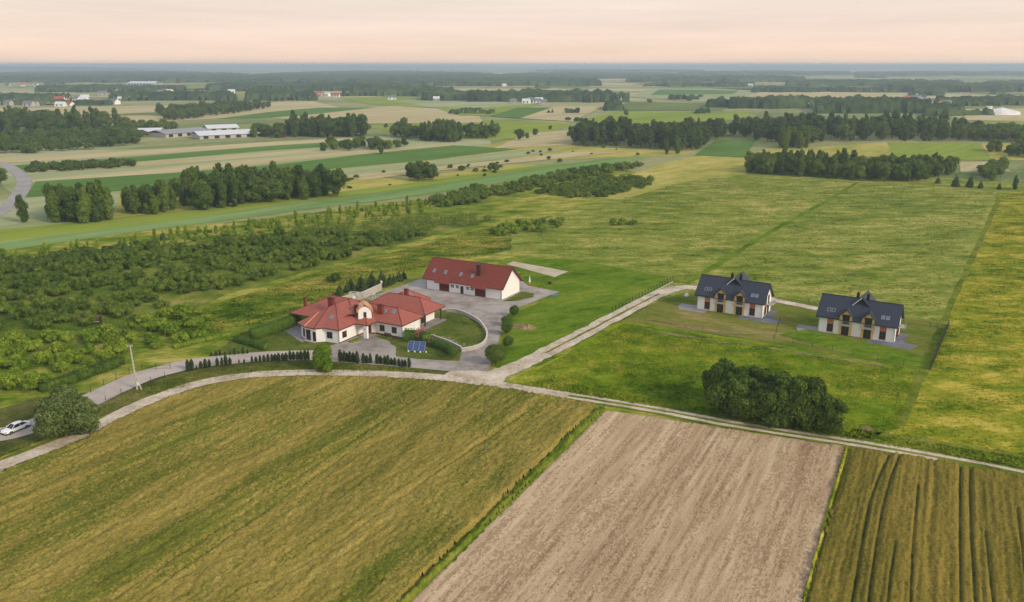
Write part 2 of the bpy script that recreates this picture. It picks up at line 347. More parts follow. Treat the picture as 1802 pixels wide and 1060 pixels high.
# --- far patchwork of fields beyond the hand-placed ones
def patchwork():
    palette = [M_tan, M_crop_light, M_crop_pale, M_olive, M_crop_green, M_tan, M_crop_pale, M_wild]
    r = random.Random(5)
    y = 1500.0; k = 0
    while y < 11000:
        dy = y * r.uniform(0.05, 0.12)
        x = -0.68 * y + r.uniform(-200, 0)
        while x < 0.68 * y:
            dx = r.uniform(140, 520) * (y / 2500) ** 0.5
            if r.random() < 0.72:
                sh = dy * r.uniform(-0.15, 0.15); sx = dx * r.uniform(-0.4, 0.6)
                yield [(x, y), (x + dx, y + sh), (x + dx + sx, y + dy + sh), (x + sx, y + dy)], palette[r.randrange(len(palette))]
            x += dx
        y += dy
for W_, m in patchwork():
    sheet_w('field', W_, m, 1, 'distant field in the hazy plain')

FIELDS = [
 ('meadow', [(-160, 450), (300, 400), (900, 350), (1900, 330), (2100, 900), (2100, 1180), (-300, 1180)], M_wild, 1, 'grass between the plots'),
 # name, poly(px), mat, layer, label
 ('field', [(-60, 192), (300, 186), (550, 178), (640, 200), (420, 207), (300, 214), (-60, 222)], M_tan, 3, 'pale ripe field beyond the long wood'),
 ('field', [(120, 205), (300, 197), (420, 196), (300, 203)], M_olive, 4, 'olive strip in the ripe fields'),
 ('field', [(380, 210), (470, 198), (560, 190), (660, 190), (520, 205)], M_crop_green, 4, 'green field behind the barn sheds'),
 ('field', [(480, 208), (580, 195), (700, 186), (840, 198), (850, 216), (650, 218)], M_tan, 3, 'pale field beyond the dark grove'),
 ('field', [(590, 172), (690, 171), (900, 175), (880, 186), (740, 190), (650, 184)], M_crop_light, 4, 'light green field before the village wood'),
 ('field', [(690, 178), (800, 176), (960, 182), (850, 190), (760, 190)], M_crop_pale, 5, 'pale striped field'),
 ('field', [(770, 192), (890, 181), (950, 184), (860, 205), (810, 204)], M_crop_light, 6, 'yellow green field'),
 ('field', [(862, 206), (910, 190), (972, 190), (915, 209)], M_crop_green, 7, 'narrow green field'),
 ('field', [(915, 209), (975, 188), (1066, 187), (1005, 215)], M_tan, 7, 'tan field beside the tree belt'),
 ('field', [(1010, 216), (1090, 196), (1310, 197), (1340, 210), (1200, 215), (1040, 222)], M_crop_light, 5, 'bright green field behind the pine wood'),
 ('field', [(1075, 195), (1105, 180), (1290, 183), (1270, 196), (1180, 195)], M_olive, 6, 'dull green orchard field'),
 ('field', [(1110, 172), (1140, 156), (1240, 156), (1330, 160), (1320, 176), (1240, 180)], M_crop_pale, 4, 'pale fields before the far belt'),
 ('field', [(1145, 168), (1160, 158), (1300, 160), (1290, 166)], M_crop_green, 5, 'darker field'),
 ('field', [(1300, 172), (1350, 160), (1640, 166), (1802, 168), (1860, 178), (1640, 174), (1380, 172)], M_tan, 4, 'tan field before the far wood'),
 ('field', [(1630, 194), (1870, 190), (1900, 216), (1700, 212)], M_tan, 4, 'tan field by the white tent'),
 ('field', [(1690, 214), (1900, 214), (1900, 226), (1750, 222)], M_crop_light, 4, 'green strip'),
 ('field', [(640, 222), (860, 212), (1010, 218), (950, 240), (870, 248), (720, 240)], M_crop_light, 3, 'light green meadow between the groves'),
 ('field', [(850, 258), (960, 232), (1010, 232), (1012, 258), (1100, 262), (1230, 266), (1200, 274), (1060, 278), (900, 284), (760, 292), (560, 300)], M_golden, 2, 'golden meadow with small bushes'),
 ('field', [(930, 234), (1010, 230), (1010, 256), (870, 262)], M_tan, 5, 'tan field before the pine wood'),
 ('field', [(-40, 268), (300, 262), (640, 240), (860, 244), (870, 262), (560, 300), (40, 352), (-40, 300)], M_crop_pale, 2, 'pale mixed strips'),
 ('field', [(-40, 281), (200, 268), (480, 250), (640, 243), (640, 247), (480, 257), (200, 277), (-40, 290)], M_tan, 4, 'tan strip'),
 ('field', [(20, 292), (240, 276), (480, 257), (620, 249), (620, 256), (480, 265), (240, 285), (40, 300)], M_crop_green, 4, 'green strip'),
 ('field', [(30, 306), (240, 286), (560, 263), (620, 260), (600, 266), (240, 294)], M_tan, 4, 'narrow tan strip'),
 ('field', [(56, 318), (240, 301), (560, 272), (800, 252), (810, 257), (560, 279), (300, 306), (60, 324)], M_tan, 4, 'tan strip above the green field'),
 ('field', [(45, 348), (62, 320), (300, 305), (480, 291), (640, 272), (800, 256), (912, 263), (760, 282), (560, 300), (470, 312), (300, 330)], M_crop_green, 5, 'long dark green crop strip'),
 ('field', [(470, 314), (560, 301), (760, 284), (905, 266), (1000, 262), (900, 280), (720, 297), (590, 315)], M_crop_pale, 6, 'pale stubble strip'),
 ('field', [(590, 312), (720, 298), (900, 281), (1010, 268), (1100, 268), (940, 284), (800, 298), (640, 318)], M_tan, 7, 'tan strip by the lone thicket'),
 ('field', [(-60, 420), (-60, 350), (30, 350), (60, 342), (210, 342), (215, 388), (100, 396)], M_crop_pale, 3, 'whitish green field beside the road'),
 ('field', [(210, 345), (600, 310), (700, 315), (900, 290), (960, 292), (760, 318), (600, 340), (400, 362), (200, 384)], M_golden, 3, 'rough strip with scattered bushes'),
 ('field', [(-60, 434), (-60, 410), (100, 395), (300, 374), (500, 350), (700, 326), (950, 291), (1000, 288), (700, 335), (560, 352), (300, 390)], M_crop_light, 5, 'light green strip'),
 ('field', [(-60, 452), (-60, 434), (300, 390), (560, 353), (700, 336), (760, 336), (640, 356), (400, 388), (200, 414)], M_crop_blue, 6, 'green strip with pale streaks'),
 ('field', [(560, 355), (700, 336), (900, 305), (1010, 287), (1080, 279), (1140, 279), (1080, 292), (900, 320), (740, 344), (640, 358)], M_crop_blue, 7, 'blue green crop strip'),
 ('field', [(1222, 274), (1262, 246), (1332, 247), (1308, 278)], M_crop_green, 6, 'small green field before the wood'),
 ('field', [(1330, 268), (1350, 262), (1400, 262), (1560, 251), (1578, 278), (1430, 272), (1320, 290)], M_golden, 4, 'golden field'),
 ('field', [(1560, 251), (1720, 252), (1745, 283), (1576, 280)], M_crop_light, 5, 'light green field'),
 ('field', [(1688, 286), (1752, 285), (1780, 303), (1690, 303)], M_tan, 6, 'bare tan field'),
 ('field', [(1725, 252), (1900, 252), (1900, 284), (1745, 282)], M_golden, 4, 'golden field end'),
 # near
 ('meadow', [(830, 440), (900, 400), (1010, 362), (1165, 312), (1310, 285), (1420, 296), (1900, 330), (1900, 700), (1640, 660), (1180, 520), (1000, 470)], M_meadow, 2, 'wide rough meadow of mixed grasses'),
 ('meadow', [(1010, 345), (1100, 310), (1180, 285), (1240, 272), (1345, 268), (1312, 308), (1200, 322), (1090, 352)], M_golden, 3, 'golden end of the meadow'),
 ('meadow', [(1755, 340), (1900, 335), (1900, 900), (1802, 832), (1560, 780), (1590, 745), (1660, 570), (1700, 480)], M_yellow, 5, 'tall yellow grass meadow'),
 ('wild_meadow', [(-80, 452), (200, 418), (420, 392), (640, 362), (860, 335), (1080, 296), (1170, 312), (1000, 372), (900, 410), (850, 446), (880, 470), (760, 470), (700, 500), (520, 560), (410, 590), (300, 620), (160, 680), (-80, 760)], M_wild, 4, 'overgrown grass round the orchard'),
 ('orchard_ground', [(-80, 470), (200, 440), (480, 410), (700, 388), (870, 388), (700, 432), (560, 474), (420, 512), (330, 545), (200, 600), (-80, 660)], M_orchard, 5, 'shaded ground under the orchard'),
 ('meadow', [(893, 674), (960, 640), (1100, 565), (1130, 560), (1300, 590), (1635, 655), (1585, 755), (1500, 775), (1300, 742), (1100, 708)], M_center, 6, 'lush green meadow before the twin houses'),
 ('lawn', [(870, 470), (890, 455), (1000, 456), (1190, 490), (1180, 500), (1060, 560), (960, 615), (880, 660), (870, 640), (884, 600), (890, 560), (985, 515), (925, 500), (918, 480)], M_lawn, 6, 'mown lawn beside the barn'),
 ('yard_ground', [(1095, 566), (1160, 530), (1215, 512), (1420, 530), (1672, 572), (1640, 654), (1400, 612)], M_yard, 7, 'worn ground round the twin houses'),
 ('lawn', [(1370, 590), (1420, 580), (1640, 630), (1650, 645), (1636, 652), (1500, 628)], M_lawn, 9, 'mown grass before the second twin house'),
 ('verge', [(-60, 830), (-60, 740), (60, 700), (170, 690), (330, 640), (545, 628), (800, 648), (795, 660), (640, 655), (430, 660), (250, 705)], M_verge, 5, 'rough grass bank below the road'),
 ('verge', [(-60, 840), (30, 795), (160, 745), (260, 702), (350, 668), (470, 652), (600, 650), (760, 655), (640, 655), (430, 660), (250, 708), (120, 765)], M_verge2, 6, 'green verge along the gravel track'),
 ('lawn', [(370, 625), (410, 596), (520, 565), (560, 590), (600, 606), (548, 620), (430, 625)], M_garden, 6, 'garden lawn beside the villa'),
 ('lawn', [(655, 592), (720, 596), (812, 618), (806, 636), (740, 632), (697, 627), (697, 612), (682, 600)], M_garden, 9, 'garden lawn with solar panels'),
 ('field_margin', [(1470, 786), (1600, 800), (1802, 838), (1990, 880), (1990, 850), (1802, 800), (1600, 768), (1500, 755)], M_verge2, 6, 'rough margin beside the track'),
]
for name, poly, m, layer, lab in FIELDS:
    sheet(name, poly, m, layer, lab, jag={'field': 0, 'meadow': .9, 'wild_meadow': 1.6, 'orchard_ground': 1.4}.get(name, .3))

# roads
main_line = [(-70, 858), (0, 822), (75, 793), (150, 763), (200, 735), (250, 711), (300, 692), (350, 676), (430, 662), (520, 657), (640, 658), (760, 664), (870, 677), (1000, 697), (1150, 721), (1300, 749), (1500, 780), (1650, 806), (1802, 836), (1990, 878)]
ribbon('gravel_road', main_line[:14], 3.3, M_gravel, 10, 'pale gravel track curving along the wheat field')
ribbon('wheel_track', main_line[12:], 1.0, M_gravel, 11, 'far wheel rut of the farm track', jag=0.08, off=0.85)
ribbon('wheel_track', main_line[12:18], 0.9, M_gravel, 11, 'near wheel rut of the farm track', jag=0.12, off=-0.95)
ribbon('grass_strip', main_line[12:], 3.8, M_verge2, 9, 'grass strip under the farm track')
side_line = [(845, 668), (900, 650), (960, 622), (1030, 586), (1100, 549), (1160, 518), (1200, 507), (1240, 508)]
ribbon('gravel_road', side_line, 4.6, M_gravel, 12, 'gravel track climbing to the twin houses', jag=0.4)
ribbon('grass_strip', side_line[2:6], 0.7, M_yard, 13, 'worn grass in the middle of the side track', jag=0.25)
ribbon('gravel_road', [(1215, 508), (1300, 516), (1370, 531), (1400, 537), (1440, 545)], 3.2, M_gravel, 15, 'pale track behind the twin houses')
sheet('gravel_apron', [(770, 668), (790, 655), (835, 652), (880, 657), (905, 648), (880, 680), (820, 672)], M_gravel, 9, 'gravel apron where drive and track meet', jag=0.4)
ribbon('asphalt_road', [(-60, 262), (-20, 282), (12, 292), (36, 308), (42, 322), (34, 342), (8, 368), (-50, 400)], 7.0, M_asphalt, 16, 'grey asphalt road bending out of the fields', jag=0.02)
ribbon('concrete_road', [(-60, 780), (-10, 768), (40, 757), (110, 730), (170, 700), (245, 666), (300, 650), (340, 641), (400, 634), (470, 628), (560, 626)], 6.2, M_drive, 12, 'pale road leading to the villa', jag=0.05)
ribbon('dirt_path', [(1508, 322), (1440, 362), (1350, 412), (1250, 474), (1205, 500)], 2.2, M_lawn, 8, 'faint green track across the meadow', jag=0.4)
ribbon('dirt_path', [(1760, 345), (1725, 425), (1690, 500), (1655, 580), (1620, 660), (1585, 750)], 1.6, M_verge2, 9, 'dark furrow along the yellow meadow', jag=0.3)
YARD = [(545, 620), (545, 634), (700, 646), (790, 654), (860, 659), (864, 640), (876, 606), (883, 580), (886, 562), (902, 545), (925, 537), (985, 514), (930, 504), (915, 492), (760, 478), (738, 492), (640, 527),
        (700, 540), (786, 547), (822, 556), (847, 570), (858, 586), (858, 601), (848, 612), (812, 620), (808, 637), (740, 633), (697, 628), (697, 612), (683, 600), (660, 589), (640, 586), (600, 604)]
sheet('paved_yard', YARD, M_pave, 8, 'grey paved yard between barn and villa')
sheet('garden_lawn', [(765, 548), (786, 548), (820, 557), (845, 570), (855, 585), (855, 600), (845, 610), (812, 612), (750, 592), (742, 578)], M_garden, 9, 'lawn inside the curved garden wall')
sheet('grass_island', [(886, 531), (918, 514), (940, 518), (938, 524), (905, 531)], M_garden, 10, 'brown grass patch at the barn gable')
sheet('sand_court', [(891, 466), (904, 461), (1000, 479), (976, 489)], M_sand, 9, 'pale sand court on the lawn')
sheet('terrace_slab', [(500, 583), (520, 575), (548, 590), (532, 604)], M_slab2, 9, 'paved terrace at the villa end')
sheet('bare_patch', [(1512, 753), (1525, 750), (1542, 757), (1528, 760)], M_soil, 8, 'bare sandy patch at the meadow corner', jag=0.3)
sheet('dirt_patch', [(893, 573), (910, 570), (925, 574), (905, 580)], M_soil, 8, 'earth beside the shrubs', jag=0.3)
for pp in ([(1110, 575), (1200, 590), (1290, 606), (1200, 594)], [(1130, 562), (1230, 577), (1330, 590), (1250, 586)], [(1275, 600), (1420, 622), (1560, 645), (1540, 645), (1400, 622)]):
    sheet('dirt_patch', pp, M_soil, 9, 'bare earth streak before the twin houses', jag=0.5)
ribbon('drive_kerb', [(697, 629), (740, 634), (809, 639)], 0.25, M_conc, 14, 'low kerb of the garden lawn', jag=0)

# ------------------------------------------------------------------ relief crops
def inside(poly, X, Y):
    res = np.zeros(X.shape, bool); n = len(poly)
    for i in range(n):
        x0, y0 = poly[i]; x1, y1 = poly[(i + 1) % n]
        if y0 == y1: continue
        c = ((y0 > Y) != (y1 > Y)) & (X < (x1 - x0) * (Y - y0) / (y1 - y0) + x0)
        res ^= c
    return res
def vnoise(X, Y, sx, sy=None, seed=0):
    """smooth value noise on arrays"""
    sy = sy or sx
    r = np.random.default_rng(seed); T = r.random((256, 256))
    x, y = X / sx + 1000, Y / sy + 1000
    xi, yi = np.floor(x).astype(int), np.floor(y).astype(int); fx, fy = x - xi, y - yi
    fx = fx * fx * (3 - 2 * fx); fy = fy * fy * (3 - 2 * fy)
    a, b = T[xi % 256, yi % 256], T[(xi + 1) % 256, yi % 256]; c, d = T[xi % 256, (yi + 1) % 256], T[(xi + 1) % 256, (yi + 1) % 256]
    return (a * (1 - fx) + b * fx) * (1 - fy) + (c * (1 - fx) + d * fx) * fy - 0.5
def seg_dist(X, Y, line):
    best = np.full(X.shape, 1e9)
    for (x0, y0), (x1, y1) in zip(line[:-1], line[1:]):
        dx, dy = x1 - x0, y1 - y0; L2 = dx * dx + dy * dy
        t = np.clip(((X - x0) * dx + (Y - y0) * dy) / L2, 0, 1)
        best = np.minimum(best, np.hypot(X - x0 - t * dx, Y - y0 - t * dy))
    return best
def relief(name, poly, ang, step, hfun, mats, label, kind='stuff', smooth=False, mfun=None):
    """height field over a polygon, grid turned to the row direction"""
    ca, sa = math.cos(ang), math.sin(ang)
    U = [(x * ca + y * sa, -x * sa + y * ca) for x, y in poly]
    u0, u1 = min(p[0] for p in U), max(p[0] for p in U); v0, v1 = min(p[1] for p in U), max(p[1] for p in U)
    nu, nv = int((u1 - u0) / step[0]) + 1, int((v1 - v0) / step[1]) + 1
    uu, vv = np.meshgrid(u0 + np.arange(nu) * step[0], v0 + np.arange(nv) * step[1], indexing='ij')
    uu = uu + (rng.random(uu.shape) - .5) * step[0] * .6; vv = vv + (rng.random(vv.shape) - .5) * step[1] * .6
    X, Y = uu * ca - vv * sa, uu * sa + vv * ca
    ins = inside(poly, X, Y)
    ero = ins.copy(); ero[1:] &= ins[:-1]; ero[:-1] &= ins[1:]; ero[:, 1:] &= ins[:, :-1]; ero[:, :-1] &= ins[:, 1:]
    Z = hfun(X, Y, uu, vv) * ero + 0.03
    q = ins[:-1, :-1] & ins[1:, :-1] & ins[1:, 1:] & ins[:-1, 1:]
    idx = np.arange(nu * nv).reshape(nu, nv)
    Fq = np.stack([idx[:-1, :-1][q], idx[1:, :-1][q], idx[1:, 1:][q], idx[:-1, 1:][q]], 1)
    used = np.zeros(nu * nv, bool); used[Fq.ravel()] = True; remap = np.cumsum(used) - 1
    V = np.stack([X.ravel(), Y.ravel(), Z.ravel()], 1)[used]; Fq = remap[Fq]
    fm = None
    if mfun is not None: fm = mfun(V[Fq].mean(1))
    me = raw_mesh(name, V, Fq, mats, fm=fm, smooth=smooth)
    o = link(name, me); tag(o, label, kind=kind); return o
def off_line(line, d):
    out_ = []
    for i, p in enumerate(line):
        a = line[max(0, i - 1)]; b = line[min(len(line) - 1, i + 1)]
        dx, dy = b[0] - a[0], b[1] - a[1]; l = math.hypot(dx, dy)
        out_.append((p[0] - dy / l * d, p[1] + dx / l * d))
    return out_
W1 = pts_world([(-70, 870), (0, 836), (75, 806), (150, 776), (200, 748), (250, 723), (300, 703), (350, 686), (430, 671), (520, 666), (640, 666), (760, 672), (880, 685), (1000, 706), (1052, 716), (702, 1060), (600, 1160), (-250, 1160), (-250, 960)])
tracks1 = []
for a, b in (((0, 905), (395, 745)), ((0, 925), (410, 748)), ((200, 1060), (755, 690)), ((245, 1060), (772, 690)), ((520, 1010), (930, 726))):
    p, q = G(*a), G(*b); k = 14
    tracks1.append([(p[0] + (q[0] - p[0]) * i / k + random.uniform(-.2, .2), p[1] + (q[1] - p[1]) * i / k + random.uniform(-.2, .2)) for i in range(k + 1)])
def h_w1(X, Y, U, V):
    h = 0.66 + 0.14 * vnoise(U, V, 34, 1.3, 1) + 0.20 * vnoise(U, V, 9, .7, 2) + 0.34 * vnoise(U, V, .8, .45, 3) + 0.26 * (rng.random(X.shape) - .5)
    for i, t in enumerate(tracks1):
        d = seg_dist(X, Y, t); k = np.exp(-(d / 0.34) ** 2) * np.clip(0.9 + 1.2 * vnoise(X, Y, 9, 9, 20 + i), 0, 1)
        h = h * (1 - 0.62 * k)
    return np.maximum(h, 0.06)
def green_faces(Cn):      # greener, later patches
    c_, s_ = math.cos(ANG_W1), math.sin(ANG_W1); U, V = Cn[:, 0] * c_ + Cn[:, 1] * s_, -Cn[:, 0] * s_ + Cn[:, 1] * c_
    return ((vnoise(U, V, 34, 5, 61) + .5 * vnoise(U, V, 9, 1.6, 62) + .5 * (rng.random(len(Cn)) - .5)) > .24).astype(int)
def damp_faces(Cn):
    c_, s_ = math.cos(ANG_PL), math.sin(ANG_PL); U, V = Cn[:, 0] * c_ + Cn[:, 1] * s_, -Cn[:, 0] * s_ + Cn[:, 1] * c_
    return ((vnoise(U, V, 14, .6, 63) + .6 * vnoise(U, V, 40, 7, 64) + .5 * vnoise(U, V, 4, .4, 65) + .9 * (rng.random(len(Cn)) - .5)) > .40).astype(int)
def track_faces(tr, w_, n_full):
    def f(Cn):
        m = np.zeros(len(Cn), dtype=int)
        for i, t in enumerate(tr):
            d = seg_dist(Cn[:, 0], Cn[:, 1], t)
            m |= ((d < w_) & ((i < n_full) | (vnoise(Cn[:, 0], Cn[:, 1], 6, 6, 50 + i) > -.05))).astype(int)
        return m
    return f
relief('wheat_crop', W1, ANG_W1, (0.34, 0.26), h_w1, [M_wheat, M_wheatgreen], 'ripening wheat standing in the big field by the curved track', mfun=green_faces)
W2 = pts_world([(1497, 790), (1600, 806), (1802, 845), (1990, 888), (1990, 1160), (1392, 1160), (1420, 1060), (1462, 900)])
tracks2 = []
for pl in ([(1567, 800), (1545, 845), (1530, 890), (1515, 970), (1500, 1060), (1488, 1130)], [(1583, 803), (1566, 850), (1552, 900), (1540, 970), (1528, 1060), (1520, 1130)], [(1690, 822), (1689, 870), (1689, 960), (1690, 1060), (1692, 1130)], [(1707, 826), (1707, 870), (1709, 960), (1716, 1060), (1722, 1130)],
           [(1733, 940), (1740, 1010), (1752, 1100)], [(1790, 900), (1800, 1000), (1812, 1100)], [(1576, 960), (1566, 1020), (1555, 1130)], [(1615, 860), (1606, 960), (1600, 1100)]):
    tracks2.append([G(*p) for p in pl])
def h_w2(X, Y, U, V):
    h = 0.62 + 0.10 * vnoise(U, V, 40, .9, 5) + 0.30 * vnoise(U, V, 14, .34, 6) + 0.22 * vnoise(U, V, .6, .4, 7) + 0.12 * (rng.random(X.shape) - .5)
    for i, t in enumerate(tracks2):
        w_ = 0.22 if i < 4 else 0.14
        h = h * (1 - (0.92 if i < 4 else 0.7) * np.exp(-(seg_dist(X, Y, t) / w_) ** 2))
    return np.maximum(h, 0.05)
relief('wheat_crop', W2, ANG_PL, (0.34, 0.16), h_w2, [M_wheat2, M_verge], 'wheat with dark wheel tracks beside the ploughed land', mfun=track_faces(tracks2, .15, 4))
PL = pts_world([(1066, 722), (1150, 733), (1300, 757), (1488, 786), (1455, 900), (1414, 1060), (1384, 1160), (590, 1160), (722, 1060)])
def h_pl(X, Y, U, V):
    return 0.10 + 0.025 * vnoise(U, V, 60, .9, 8) + 0.02 * vnoise(U, V, 16, .4, 9) + 0.05 * vnoise(X, Y, .5, .5, 10) + 0.035 * (rng.random(X.shape) - .5)
relief('ploughed_soil', PL, ANG_PL, (0.45, 0.24), h_pl, [M_plough, M_plough2], 'bare pinkish soil combed by the harrow', kind='structure', mfun=damp_faces)
# the uncropped strips between the fields
def strip_poly(a, b, w_):
    a, b = G(*a), G(*b); dx, dy = b[0] - a[0], b[1] - a[1]; l = math.hypot(dx, dy); nx, ny = -dy / l * w_ / 2, dx / l * w_ / 2
    return [(a[0] + nx, a[1] + ny), (b[0] + nx, b[1] + ny), (b[0] - nx, b[1] - ny), (a[0] - nx, a[1] - ny)]
def h_gr(X, Y, U, V): return 0.3 + 0.4 * vnoise(X, Y, 1.2, 1.2, 12) + 0.35 * (rng.random(X.shape) - .5) + .2
relief('grass_strip', strip_poly((590, 1180), (1062, 718), 1.0), ANG_W1, (0.25, 0.2), h_gr, [M_verge2], 'green grass strip between wheat and ploughed land')
relief('grass_strip', strip_poly((1388, 1160), (1492, 788), .6), ANG_PL, (0.25, 0.2), h_gr, [M_yellow], 'yellow grass strip at the edge of the narrow wheat field')

# tufts of standing grass: real blades over the meadows
def tufts(name, poly, n, h, wd, mat, label, seed=3, patch=None):
    r = np.random.default_rng(seed)
    P = np.array(pts_world(poly)); x0, y0 = P.min(0); x1, y1 = P.max(0)
    X = r.uniform(x0, x1, n * 3); Y = r.uniform(y0, y1, n * 3)
    k = inside([tuple(p) for p in P], X, Y)
    if patch: k &= (vnoise(X, Y, patch, patch * .7, seed) + 0.25 * vnoise(X, Y, patch / 4, patch / 4, seed + 1)) > r.uniform(-.25, .25, len(X))
    X, Y = X[k][:n], Y[k][:n]; n = len(X)
    V = []; 
    nb = 3
    A = r.uniform(0, 2 * np.pi, (n, nb)); Hh = h * r.uniform(.5, 1.35, (n, nb)) * (1 + vnoise(X, Y, 6, 6, seed)[:, None]); Ww = wd * r.uniform(.6, 1.3, (n, nb))
    lean = r.normal(0, .85, (n, nb, 2)) * Hh[..., None]
    cx = X[:, None] + r.normal(0, wd * .4, (n, nb)); cy = Y[:, None] + r.normal(0, wd * .4, (n, nb))
    a = np.stack([cx - np.cos(A) * Ww, cy - np.sin(A) * Ww, np.full_like(cx, 0.0)], -1)
    b = np.stack([cx + np.cos(A) * Ww, cy + np.sin(A) * Ww, np.full_like(cx, 0.0)], -1)
    c = np.stack([cx + lean[..., 0], cy + lean[..., 1], Hh], -1)
    V = np.stack([a, b, c], 2).reshape(-1, 3)
    Fq = np.arange(len(V)).reshape(-1, 3)
    me = raw_mesh(name, V, Fq, [mat]); o = link(name, me); tag(o, label, kind='stuff'); return o
tufts('meadow_grass', [(900, 674), (960, 645), (1100, 570), (1300, 600), (1630, 660), (1580, 755), (1500, 772), (1300, 742), (1100, 708)], 50000, .16, .14, M_center, 'tall grass in the lush meadow before the twin houses', 3)
tufts('meadow_herbs', [(900, 440), (1000, 380), (1170, 322), (1310, 308), (1750, 335), (1650, 570), (1180, 500), (1000, 455)], 9000, .14, .4, M_center, 'bright green herbs growing in patches of the wide meadow', 25, patch=6)
tufts('meadow_herbs', [(900, 440), (1000, 380), (1170, 322), (1310, 308), (1750, 335), (1650, 570), (1180, 500), (1000, 455)], 6000, .14, .3, M_soil, 'brown seed heads in patches of the wide meadow', 26, patch=5)
tufts('meadow_grass', [(1755, 345), (1830, 335), (1850, 840), (1802, 826), (1560, 775), (1590, 745), (1660, 580), (1700, 480)], 50000, .2, .18, M_yellow, 'tall yellow grass at the edge of the picture', 4)
tufts('meadow_grass', [(900, 440), (1000, 380), (1170, 322), (1310, 308), (1750, 335), (1650, 570), (1180, 500), (1000, 455)], 16000, .14, .3, M_meadow, 'mixed grass standing in the wide meadow', 5, patch=9)
tufts('wild_grass', [(300, 610), (420, 585), (520, 545), (700, 480), (900, 440), (900, 410), (860, 400), (560, 480), (330, 550)], 26000, .25, .25, M_wild, 'wild grass between orchard and villa', 6)
tufts('verge_grass', [(-60, 826), (0, 800), (60, 776), (110, 762), (172, 716), (330, 658), (545, 636), (780, 655), (640, 655), (430, 658), (250, 700), (100, 765)], 9000, .2, .18, M_verge2, 'rough grass on the bank by the track', 7)
tufts('verge_grass', [(880, 682), (895, 675), (1100, 708), (1300, 742), (1500, 775), (1802, 826), (1990, 868), (1990, 850), (1802, 806), (1500, 760), (1300, 728), (1100, 695), (960, 668)], 14000, .28, .2, M_center, 'dark tall grass beside the farm track', 8)

tufts('field_weeds', [(1070, 726), (1150, 736), (1300, 760), (1484, 789), (1452, 900), (1410, 1060), (740, 1060)], 3200, .14, .13, M_soildark, 'sparse dark weeds on the ploughed land', 41, patch=9)
tufts('field_weeds', [(1075, 726), (1240, 748), (1486, 787), (1480, 800), (1380, 786), (1220, 764), (1100, 742)], 700, .12, .12, M_soildark, 'dark trash along the headland of the ploughed land', 42, patch=7)
tufts('field_weeds', [(1352, 796), (1372, 786), (1392, 797), (1378, 803)], 90, .2, .2, M_soildark, 'dark weed patch near the headland', 43)
# ------------------------------------------------------------------ plants
_ICO = None
def ico():
    global _ICO
    if _ICO is None:
        import bmesh
        bm = bmesh.new(); bmesh.ops.create_icosphere(bm, subdivisions=1, radius=1.0)
        _ICO = (np.array([v.co[:] for v in bm.verts]), np.array([[v.index for v in f.verts] for f in bm.faces])); bm.free()
    return _ICO
def leaf_cloud(P, Nn, size, r, drop=0.5):
    n = len(P)
    Nn = Nn + r.normal(0, drop, (n, 3)); Nn /= np.linalg.norm(Nn, axis=1)[:, None]
    A = np.cross(Nn, r.normal(0, 1, (n, 3))); A /= np.linalg.norm(A, axis=1)[:, None] + 1e-9
    B = np.cross(Nn, A); s = (size * r.uniform(.55, 1.4, n))[:, None]
    V = np.stack([P - A * s * .5, P - B * s * .34 + A * s * .05, P + A * s * .5, P + B * s * .34], 1).reshape(-1, 3)
    return V, np.arange(n * 4).reshape(-1, 4)
